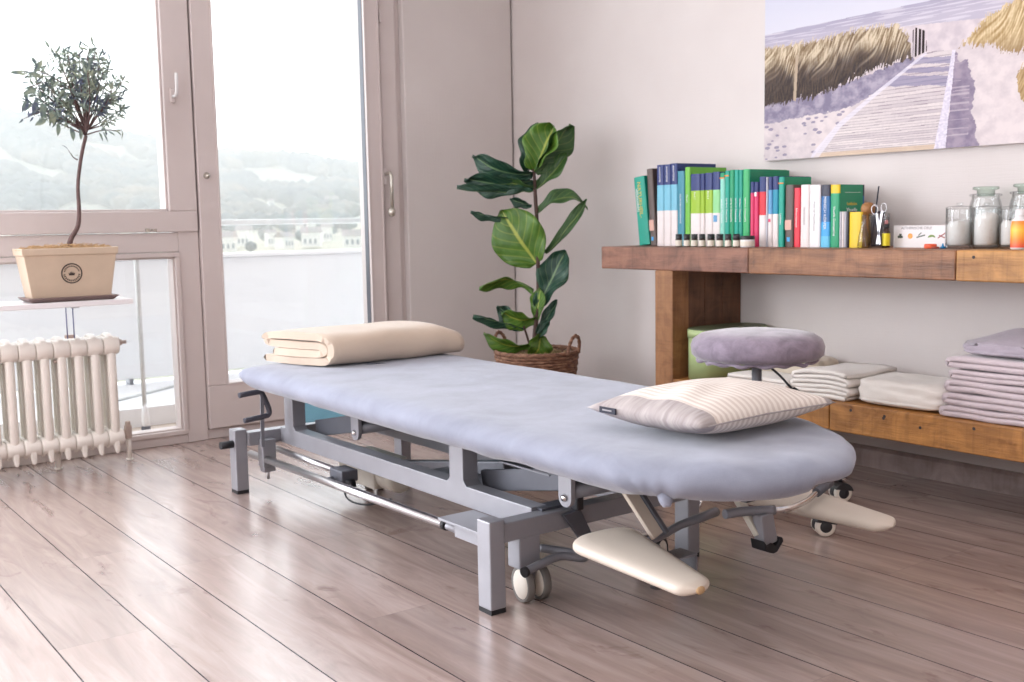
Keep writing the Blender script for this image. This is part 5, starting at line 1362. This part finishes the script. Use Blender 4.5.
# white cloths in the middle
folded_towel('folded_cloths', 2.722, 2.98, 1.955, 2.165, LZ, .349, 6, 'towel_white', 'neat flat pile of thin white cloths right of the stool column', 'towel', 'white linen on the lower board', 4, .0035, amp=.012)
def soft_bundle(name, c, sx, sy, h, mat, label, seed, dent=.0, group=None, cat='towel'):
    e = empty(name, (c[0], c[1], c[2]), label, cat, group); b = bmesh.new()
    bmesh.ops.create_cube(b, size=2); bmesh.ops.subdivide_edges(b, edges=b.edges, cuts=22, use_grid_fill=True)
    for v in b.verts:
        p = v.co.copy(); q = Vector((math.copysign(abs(p.x), p.x), p.y, p.z))
        # round the box
        l = (abs(p.x) ** 5 + abs(p.y) ** 5 + abs(p.z) ** 5) ** (1 / 5); q = p / l
        r2 = p.x ** 2 + p.y ** 2
        z = q.z
        top = max(0, z)
        zz = (z + 1) / 2 * h
        if top > .4: zz += -dent * math.exp(-r2 * 2.2) + dent * .3
        n1 = mn.noise(Vector((q.x * 2.5 + seed, q.y * 2.5, q.z * 2))) * .05; n2 = mn.noise(Vector((q.x * 7, q.y * 7 + seed, q.z * 6))) * .022
        v.co = Vector((q.x * sx * (1 + n1), q.y * sy * (1 + n1), max(0, zz + (n1 + n2) * h * .9 * (1 if z > -.8 else 0))))
        if z < -.6: v.co.x *= 1.04; v.co.y *= 1.02
    b.transform(Matrix.Translation(c))
    link_mesh('bundled_cloth', b, mat, e, smooth=True)
    return e
soft_bundle('folded_sheet', (2.838, 1.800, LZ), .112, .146, .078, 'towel_white', 'puffy white folded sheet between the thin cloths and the lilac towels', 3, .012, 'white linen on the lower board')
soft_bundle('beige_blanket', (2.955, 2.325, LZ), .085, .125, .092, 'towel_beige', 'rumpled beige cloth bundle by the wall between green box and white pile', 8, .0)
folded_towel('folded_cloths', 2.722, 2.860, 2.185, 2.44, LZ, .312, 3, 'towel_white', 'low white folded cloths in front of the green box', 'towel', 'white linen on the lower board', 9, .003, amp=.004)
# lilac towels, one above the other
zt = LZ
for i, (h, nl, yo, lb) in enumerate(((.030, 2, .010, 'lowest lilac towel of the stack on the lower board'), (.034, 2, .002, 'second lilac towel from the bottom of the stack'), (.034, 2, -.006, 'third lilac towel, in the middle of the stack'), (.026, 2, -.012, 'lilac towel just below the topmost one'))):
    folded_towel('towel', 2.718, 2.965, 1.335, 1.640 + yo, zt, zt + h, nl, 'towel_lilac', lb, 'towel', 'lilac towels on the lower board', 20 + i, .0025)
    zt += h + .003
folded_towel('towel', 2.722, 2.965, 1.335, 1.635, zt, zt + .030, 2, 'towel_lilac', 'topmost thick lilac towel, under the crumpled grey one', 'towel', 'lilac towels on the lower board', 31, .003, amp=.004)
zt += .033
soft_bundle('crumpled_towel', (2.855, 1.480, zt + .005), .112, .142, .050, 'towel_grey', 'crumpled greyish-lilac towel heaped on top of the lilac stack', 5, -.035)

# ------------------------------------------------------------------ beach picture
def inside(p, poly):
    x, y = p; c = False; n = len(poly)
    for i in range(n):
        (x0, y0), (x1, y1) = poly[i], poly[(i + 1) % n]
        if (y0 > y) != (y1 > y) and x < (x1 - x0) * (y - y0) / (y1 - y0) + x0: c = not c
    return c
def mixc(a, b, t): t = max(0, min(1, t)); return tuple(x + (y - x) * t for x, y in zip(a, b))
def fbm(x, y, s=0): return mn.fractal(Vector((x, y, s)), 1.0, 2.1, 4)
board = [(.205, -.02), (.212, .0), (.309, .106), (.436, .185), (.59, .275), (.625, .295), (.715, .289), (.711, .218), (.700, .112), (.689, -.02)]
lstrip = [(.19, -.02), (.212, .02), (.309, .106), (.436, .185), (.59, .275), (.625, .295), (.63, .288), (.592, .266), (.44, .172), (.32, .092), (.235, .0), (.22, -.02)]
rstrip = [(.712, .289), (.722, .289), (.716, .20), (.706, .105), (.697, -.02), (.655, -.02), (.682, .114), (.700, .212)]
grassL = [(-.02, .394), (.1, .388), (.201, .388), (.403, .402), (.516, .392), (.566, .355), (.577, .281), (.444, .266), (.307, .222), (.204, .201), (-.02, .190)]
shadL = [(-.02, .205), (.204, .205), (.581, .285), (.59, .271), (.436, .185), (.339, .150), (.2, .142), (-.02, .128)]
grassR = [(.735, .296), (.783, .343), (.822, .374), (.931, .41), (1.1, .45), (1.5, .5), (1.5, .22), (.95, .255), (.868, .262), (.84, .288)]
shadR = [(.716, .289), (.761, .249), (.788, .179), (.782, .097), (.81, -.02), (.689, -.02), (.705, .112)]
fence = [(.579, .366), (.585, .374), (.623, .358), (.629, .296), (.58, .282)]
tuft = [(.96, .25), (.909, .187), (.915, .14), (.935, .118), (1.1, .10), (1.1, .25)]
def hair(u, v, ang, fu, fv, sd):
    a, b_ = u * cos(ang) + v * sin(ang), -u * sin(ang) + v * cos(ang)
    return mn.noise(Vector((a * fu, b_ * fv, sd)))
def paint(u, v):
    n = fbm(u * 5, v * 5); n2 = fbm(u * 28, v * 34, 3); n3 = mn.noise(Vector((u * 120, v * 160, 5)))
    c = mixc((230, 220, 220), (206, 196, 200), .4 + n * .5 + n2 * .5 + n3 * .15)
    hor = .436 + .015 * u
    if v > hor: c = mixc((222, 222, 232), (206, 210, 228), (v - hor) / .25)
    elif v > .385 - .06 * max(0, u - .5):
        d = (hor - v) / .05; w = mn.noise(Vector((u * 9, v * 190, 1)))
        c = mixc(mixc((168, 164, 186), (188, 182, 198), d), (232, 228, 234), (.15 if w < .1 else .85) * (.3 + .7 * abs(w)) + .15)
    elif u > .55 and v > .29: c = mixc((226, 216, 218), (208, 198, 204), .5 + n2)
    if u < .60 and v < .17:
        for cs_ in (0, 1):
            cx_, cy_ = u / .041 + cs_ * .37, v / .025 + cs_ * .61; ix, iy = floor(cx_), floor(cy_)
            h1 = sin(ix * 127.1 + iy * 311.7 + cs_ * 17) * 43758.5; h1 -= floor(h1); h2 = sin(ix * 269.5 + iy * 183.3 + cs_) * 24634.6; h2 -= floor(h2)
            dx_, dy_ = cx_ - ix - .25 - .5 * h2, cy_ - iy - .25 - .5 * h1
            if h1 < .34 and (dx_ * .041) ** 2 / .0001 + (dy_ * .025) ** 2 / .00002 < .35 + h2 and not inside((u, v), board): c = mixc(c, (136, 130, 156), .65)
    ju = u + n2 * .012; jv = v + n2 * .010 + n3 * .004
    if inside((ju, jv), shadL): c = mixc((148, 142, 162), (186, 178, 192), .45 + n2 + n3 * .3)
    if inside((ju, jv), shadR):
        c = mixc((146, 136, 156), (176, 164, 178), .5 + n2)
        if mn.noise(Vector((u * 3, v * 150, 4))) > .25 and u < .77: c = mixc(c, (210, 200, 206), .6)
    wob = .012 * sin(u * 31 + v * 9) + .02 * mn.noise(Vector((u * 12, v * 5, 2))); st_ = hair(u + wob, v, 1.0, 16, 150, 7); st2 = hair(u - wob, v, 1.45, 30, 260, 9) * .8 + n3 * .25
    if inside((ju, v + st2 * .022 + st_ * .012), grassL):
        ytop = .392 + .01 * sin(u * 20); dep = (ytop - v) / .19 + n * .22 + st_ * .16
        c = mixc((226, 212, 188), (142, 122, 98), .42 + st_ * 1.0 + st2 * .8)
        k = 1 / (1 + exp(-(dep - (.36 if u > .14 else .62)) * 11)); c = mixc(c, mixc((76, 70, 72), (120, 106, 94), .3 + st2), k * .95)
        if .128 < u - (v - .25) * .06 < .140 and v < .35: c = (196, 180, 160)
    if inside((ju, v + st2 * .022 + st_ * .012), grassR):
        base_ = .27 + max(0, .78 - u) * .3; dep = (v - base_) / .12
        c = mixc((232, 214, 180), (176, 150, 110), .45 + st_ * .9 + st2 * .6); c = mixc(c, (146, 122, 96), (.35 - dep) * 1.1)
    if inside((ju, jv + st2 * .02), tuft): c = mixc((214, 190, 150), (168, 142, 108), .5 + st_ + st2 * .5)
    if inside((u, v), board):
        # planks get narrower with distance
        q = v - .012 * u; ph = 26 * math.log(1 + max(0, q + .03) * 6.5) / math.log(2.9) * 1.25; fr_ = ph - floor(ph); idx = floor(ph)
        c = mixc((232, 224, 222), (206, 196, 200), .5 + mn.noise(Vector((idx * 2.3, u * 4, 1))) * .8 + n3 * .25)
        if fr_ > .80: c = mixc(c, (140, 128, 138), .35 + .35 * abs(mn.noise(Vector((u * 12, idx * 3.1, 6)))) * 1.8)
        sh_ = v + (u - .6) * .10 + n2 * .004
        if .196 < sh_ < .226 or .236 < sh_ < .252 or .262 < sh_ < .282: c = mixc(c, (146, 142, 172), .62)
        if v < .014: c = mixc(c, (222, 196, 164), .6)
    if inside((u, v), lstrip): c = mixc(c, (232, 228, 238), .7)
    if inside((u + n3 * .001, v), rstrip): c = mixc((236, 230, 240), (212, 206, 220), .5 + n3)
    if inside((u, v), fence) and (sin(u * 2 * pi / .0125) > -.35): c = (70, 60, 60)
    return lin(tuple(max(0, min(255, (x - 128) * 1.08 + 110)) for x in c))
PW, PH = 1.60, 1.04; PY, PZ, PX = 2.546, 1.030, 3.036
pic = empty('beach_picture', (3.05, PY - PW / 2, PZ), 'large frameless canvas print of a boardwalk through beach dunes', 'picture')
me = bpy.data.meshes.new('print'); vs_, fs_ = [], []
US = [.96 * i / 560 for i in range(561)] + [.96 + (PW - .96) * i / 80 for i in range(1, 81)]; VS = [.60 * i / 400 for i in range(401)] + [.60 + (PH - .60) * i / 60 for i in range(1, 61)]; NU, NV = len(US) - 1, len(VS) - 1
# finer cells over the part that hangs nearest the books
for j in range(NV + 1):
    for i in range(NU + 1):
        vs_.append((-.0145, PW / 2 - US[i], VS[j]))
for j in range(NV):
    for i in range(NU):
        a = j * (NU + 1) + i; fs_.append((a, a + NU + 1, a + NU + 2, a + 1))
me.from_pydata(vs_, [], fs_); at_ = me.color_attributes.new('paint', 'FLOAT_COLOR', 'POINT')
buf = []
for j in range(NV + 1):
    for i in range(NU + 1): buf += [*paint(US[i], VS[j]), 1.0]
at_.data.foreach_set('color', buf)
t = NT('canvas_print'); an = t.node('ShaderNodeAttribute'); an.attribute_name = 'paint'; t.link(an.outputs['Color'], t.b.inputs['Base Color']); t.b.inputs['Roughness'].default_value = .8; t.b.inputs['Specular IOR Level'].default_value = .25
t.bump(t.noise(t.coord(), 700, 1), .1, .0005); M['canvas_print'] = t.m
me.materials.append(M['canvas_print']); po = bpy.data.objects.new('print', me); COL.objects.link(po); po.parent = pic
b = bmesh.new(); box(b, (-.0142, -PW / 2, 0), (.0135, PW / 2, PH)); link_mesh('canvas_edge', b, 'card_white', pic, world=False, bev=.001)

# ------------------------------------------------------------------ fiddle-leaf fig
fx, fy = 2.630, 3.352
fg = empty('fiddle_leaf_fig', (fx, fy, 0), 'tall fiddle-leaf fig with broad green leaves standing in a brown wicker basket with loop handles', 'plant')
b = bmesh.new()
tube(b, [(2.606, 3.357, .22), (2.626, 3.354, .40), (2.645, 3.356, .52), (2.655, 3.366, .68), (2.664, 3.380, .83), (2.668, 3.392, .92), (2.672, 3.405, 1.04)], [.011, .0095, .0085, .008, .0075, .008, .006], 10, smooth_path=5)
tube(b, [(2.612, 3.355, .30), (2.600, 3.365, .36), (2.585, 3.375, .42)], [.005, .0045, .004], 8, smooth_path=4)
link_mesh('stem', b, 'ficus_stem', fg)
b = bmesh.new(); lathe(b, [(0, .285), (.08, .288), (.145, .280)], (fx, fy, 0), 32)
for v in b.verts: v.co.z += mn.noise(v.co * 45) * .012
link_mesh('soil', b, 'moss', fg)
b = bmesh.new(); rr = random.Random(9)
for i in range(240):
    a, r = rr.uniform(0, 2 * pi), .15 * sqrt(rr.random()); x, y = fx + r * cos(a), fy + r * sin(a); d = rr.uniform(0, 2 * pi); L = .012
    tube(b, [(x - L * cos(d), y - L * sin(d), .29), (x, y, .305 + rr.random() * .012), (x + L * cos(d), y + L * sin(d), .289)], .0012, 4)
link_mesh('moss', b, 'moss', fg)
def big_leaf(base, tip, width, face, mat, curl=.12, fold=.15, wave=.06, seed=0, bulge=.10, tipcurl=0.0, waist=True, roll=0.0):
    """fiddle-shaped leaf; face 1: blade spread across the line of sight, 0: seen edge-on"""
    base, tip = Vector(base), Vector(tip); d = tip - base; L = d.length; d.normalize()
    view = Vector((.62, .78, 0)); view = (view - d * view.dot(d)).normalized()
    sw = d.cross(view).normalized()
    s = (sw * face + view * sqrt(max(0, 1 - face * face)) * (1 if roll >= 0 else -1)).normalized(); n = s.cross(d).normalized()
    if n.dot(Vector((-.62, -.78, .5))) < 0: n = -n
    b = bmesh.new(); uvl = b.loops.layers.uv.new('UVMap'); NL, NW = 22, 12; G = []
    for i in range(NL + 1):
        t_ = i / NL
        if waist: w = (sin(pi * min(1, t_ * .97 + .03)) ** .55) * (.62 + .42 * t_ + .10 * cos(t_ * 9 - 5.6))
        else: w = sin(pi * min(1, t_ * .96 + .04)) ** .6
        w = max(.02, w) * width / 2
        if t_ > .90: w *= (1 - (t_ - .90) / .10 * .62)
        row = []
        for j in range(NW + 1):
            q = j / NW * 2 - 1
            edge = abs(q)
            wv = wave * width * edge * edge * sin(t_ * 15 + seed + (0 if q > 0 else 2.1))
            z = bulge * L * sin(pi * t_) - curl * L * t_ * t_ + fold * width * (edge - .3) + wv + mn.noise(Vector((t_ * 3, q * 2, seed))) * .010
            zz = -tipcurl * L * max(0, t_ - .7) ** 2 * 10
            row.append(b.verts.new(base + d * (L * t_ - abs(tipcurl) * L * max(0, t_ - .75) ** 2 * 2) + s * (w * q) + n * (z + zz)))
        G.append(row)
    for i in range(NL):
        for j in range(NW):
            f = b.faces.new((G[i][j], G[i + 1][j], G[i + 1][j + 1], G[i][j + 1])); f.smooth = True
            for lp, (a, c) in zip(f.loops, ((i, j), (i + 1, j), (i + 1, j + 1), (i, j + 1))): lp[uvl].uv = (c / NW, a / NL)
    o = link_mesh('leaf', b, mat, fg)
    so = o.modifiers.new('thick', 'SOLIDIFY'); so.thickness = .0012
    return o
big_leaf((2.672, 3.405, 1.030), (2.745, 3.37, 1.212), .180, .85, 'ficus_bright', .0, .25, .05, 1, .05)
big_leaf((2.674, 3.405, 1.028), (2.808, 3.329, 1.212), .150, .72, 'ficus_green', .02, .2, .05, 2, .03, roll=-1)
big_leaf((2.690, 3.47, 1.03), (2.765, 3.48, 1.225), .13, .9, 'ficus_dark', .05, .2, .08, 12, .06)
big_leaf((2.669, 3.407, 1.020), (2.480, 3.561, 1.085), .135, .80, 'ficus_dark', .10, .15, .06, 3, .18)
big_leaf((2.664, 3.400, .990), (2.455, 3.580, .998), .120, .85, 'ficus_dark', .05, .2, .08, 4, .10)
big_leaf((2.661, 3.402, .955), (2.423, 3.585, .975), .075, .40, 'ficus_dark', .02, .2, .05, 5, -.03)
big_leaf((2.671, 3.398, .965), (2.560, 3.470, 1.000), .075, .75, 'ficus_green', .05, .15, .05, 6, .10)
big_leaf((2.671, 3.398, .960), (2.785, 3.325, 1.095), .085, .85, 'ficus_green', -.04, .2, .05, 7, -.04)
big_leaf((2.668, 3.388, .862), (2.834, 3.278, .935), .090, .70, 'ficus_green', .15, .2, .05, 8, .22, tipcurl=.25)
big_leaf((2.690, 3.360, .705), (2.832, 3.270, .916), .058, .85, 'ficus_green', .0, .2, .04, 9, -.06)
big_leaf((2.580, 3.455, .850), (2.460, 3.545, .876), .050, .60, 'ficus_dark', .0, .25, .06, 10, .08)
big_leaf((2.650, 3.368, .665), (2.562, 3.478, .880), .222, .97, 'ficus_bright', .0, .06, .03, 11, .06, waist=False)
big_leaf((2.640, 3.350, .490), (2.745, 3.300, .715), .140, .92, 'ficus_dark', .0, .12, .09, 13, .05)
big_leaf((2.634, 3.371, .560), (2.466, 3.501, .590), .090, .55, 'ficus_bright', -.10, .2, .06, 14, -.16)
big_leaf((2.633, 3.352, .445), (2.515, 3.430, .470), .120, .80, 'ficus_bright', .05, .15, .06, 15, .16)
big_leaf((2.633, 3.350, .440), (2.648, 3.345, .570), .075, .90, 'ficus_bright', .0, .15, .06, 16, .04)
big_leaf((2.600, 3.385, .425), (2.520, 3.46, .500), .085, .9, 'ficus_dark', .0, .2, .08, 17, .12)
big_leaf((2.594, 3.379, .412), (2.433, 3.507, .460), .070, .6, 'ficus_dark', .02, .2, .06, 18, .02)
big_leaf((2.630, 3.345, .385), (2.706, 3.310, .520), .055, .85, 'ficus_dark', .0, .2, .06, 19, .0)
big_leaf((2.620, 3.348, .345), (2.675, 3.320, .440), .055, .80, 'ficus_dark', .0, .2, .06, 20, .1)
big_leaf((2.610, 3.358, .345), (2.455, 3.470, .385), .100, .75, 'ficus_bright', .08, .15, .07, 21, .18)
big_leaf((2.639, 3.335, .385), (2.597, 3.345, .285), .115, .85, 'ficus_bright', .0, .15, .06, 22, .2, waist=False)
big_leaf((2.655, 3.400, .895), (2.585, 3.450, .925), .05, .85, 'ficus_dark', .0, .2, .06, 23, .1)
# basket belongs with its plant: pot you would lift together

b = bmesh.new(); rows_ = 26
for i in range(rows_):
    z = .008 + i * .0118; r = .112 + .050 * (z / .31) ** .8
    pts = []
    for k in range(73):
        a = 2 * pi * k / 72; q = r + .0035 * cos(a * 18 + (pi if i % 2 else 0)); pts.append((fx + q * cos(a), fy + q * sin(a), z + .001 * sin(a * 5 + i)))
    tube(b, pts, .0066, 6, caps=False)
lathe(b, [(0, .004), (.115, .004), (.160, .29)], (fx, fy, 0), 36, closed=False)
bk = link_mesh('basket', b, 'wicker', fg)
b = bmesh.new()
for s_ in (0, 1, 2):
    pts = [(fx + (.163 + .003 * cos(a * 22 + s_ * 2.1)) * cos(a), fy + (.163 + .003 * cos(a * 22 + s_ * 2.1)) * sin(a), .318 + .005 * sin(a * 22 + s_ * 2.1)) for a in [2 * pi * k / 96 for k in range(97)]]
    tube(b, pts, .0055, 6, caps=False)
link_mesh('rim', b, 'wicker', bk)
for ang in (radians(-70), radians(110)):
    b = bmesh.new(); cx_, cy_ = fx + .168 * cos(ang), fy + .168 * sin(ang); tx, ty = -sin(ang), cos(ang)
    for s_ in (0, 1):
        pts = []
        for k in range(15):
            q = pi * k / 14; w_ = .042; pts.append((cx_ + tx * w_ * cos(q) * (1 + .1 * sin(q)) + cos(ang) * .012 * sin(q) + .003 * cos(q * 9 + s_ * pi), cy_ + ty * w_ * cos(q) + sin(ang) * .012 * sin(q), .315 + .072 * sin(q) + .003 * sin(q * 9 + s_ * pi)))
        tube(b, pts, .0058, 8)
    link_mesh('handle', b, 'wicker', bk)

# ------------------------------------------------------------------ light
W = bpy.data.worlds.new('sky'); scene.world = W; W.use_nodes = True
bg_ = W.node_tree.nodes['Background']; bg_.inputs[0].default_value = (.94, .965, 1.0, 1)
_n = W.node_tree.nodes; _l = W.node_tree.links
_tc = _n.new('ShaderNodeTexCoord'); _sp = _n.new('ShaderNodeSeparateXYZ'); _mr = _n.new('ShaderNodeMapRange')
_l.new(_tc.outputs['Generated'], _sp.inputs[0]); _l.new(_sp.outputs['Y'], _mr.inputs['Value'])
_mr.inputs['From Min'].default_value = -.2; _mr.inputs['From Max'].default_value = .9; _mr.inputs['To Min'].default_value = 1.5; _mr.inputs['To Max'].default_value = 6.2
_l.new(_mr.outputs[0], bg_.inputs[1])
def area(name, loc, rot, sx, sy, e, c=(1, 1, 1)):
    l = bpy.data.lights.new(name, 'AREA'); l.shape = 'RECTANGLE'; l.size = sx; l.size_y = sy; l.energy = e; l.color = c
    o = bpy.data.objects.new(name, l); COL.objects.link(o); o.location = loc; o.rotation_euler = rot; return o
area('ceiling_fill', (.9, .4, 2.46), (0, 0, 0), 2.2, 1.6, 20, (1, .955, .945))  # unseen fill lamp added under the ceiling to brighten the room
area('side_window_fill', (-2.3, 1.05, 1.42), (0, radians(-90), 0), 1.25, 3.6, 66, (.95, .96, 1.0))  # added fill lamp at the left wall, on top of the sky light
area('window_fill', (-1.0, 3.98, 1.25), (radians(-90), 0, 0), 2.7, 2.1, 185, (.89, .92, 1.0))  # added fill lamp out of view, boosts floor glare from the left

# ------------------------------------------------------------------ camera
cam = bpy.data.cameras.new('camera'); co = bpy.data.objects.new('camera', cam); COL.objects.link(co)
YAW, PIT, ROL = radians(36.81), radians(6.29), radians(-1.04)
f = Vector((cos(PIT) * sin(YAW), cos(PIT) * cos(YAW), -sin(PIT))); r = Vector((cos(YAW), -sin(YAW), 0)); u = r.cross(f)
Rr = r * cos(ROL) + u * sin(ROL); Uu = -r * sin(ROL) + u * cos(ROL)
co.matrix_world = Matrix(((Rr.x, Uu.x, -f.x, 0), (Rr.y, Uu.y, -f.y, 0), (Rr.z, Uu.z, -f.z, .83), (0, 0, 0, 1)))
cam.sensor_width = 36; cam.lens = 1075.2 / 1024 * 36; cam.clip_start = .05; cam.clip_end = 3000
cam.dof.use_dof = True; cam.dof.focus_distance = 2.35; cam.dof.aperture_fstop = 8.0
scene.camera = co
vs2 = scene.view_settings; vs2.view_transform = 'Standard'; vs2.look = 'None'; vs2.exposure = -0.30; vs2.gamma = 1; vs2.use_curve_mapping = False
scene.cycles.max_bounces = 8; scene.cycles.diffuse_bounces = 4; scene.cycles.glossy_bounces = 4; scene.cycles.transparent_max_bounces = 16; scene.cycles.volume_bounces = 1
scene.cycles.caustics_reflective = False; scene.cycles.caustics_refractive = False
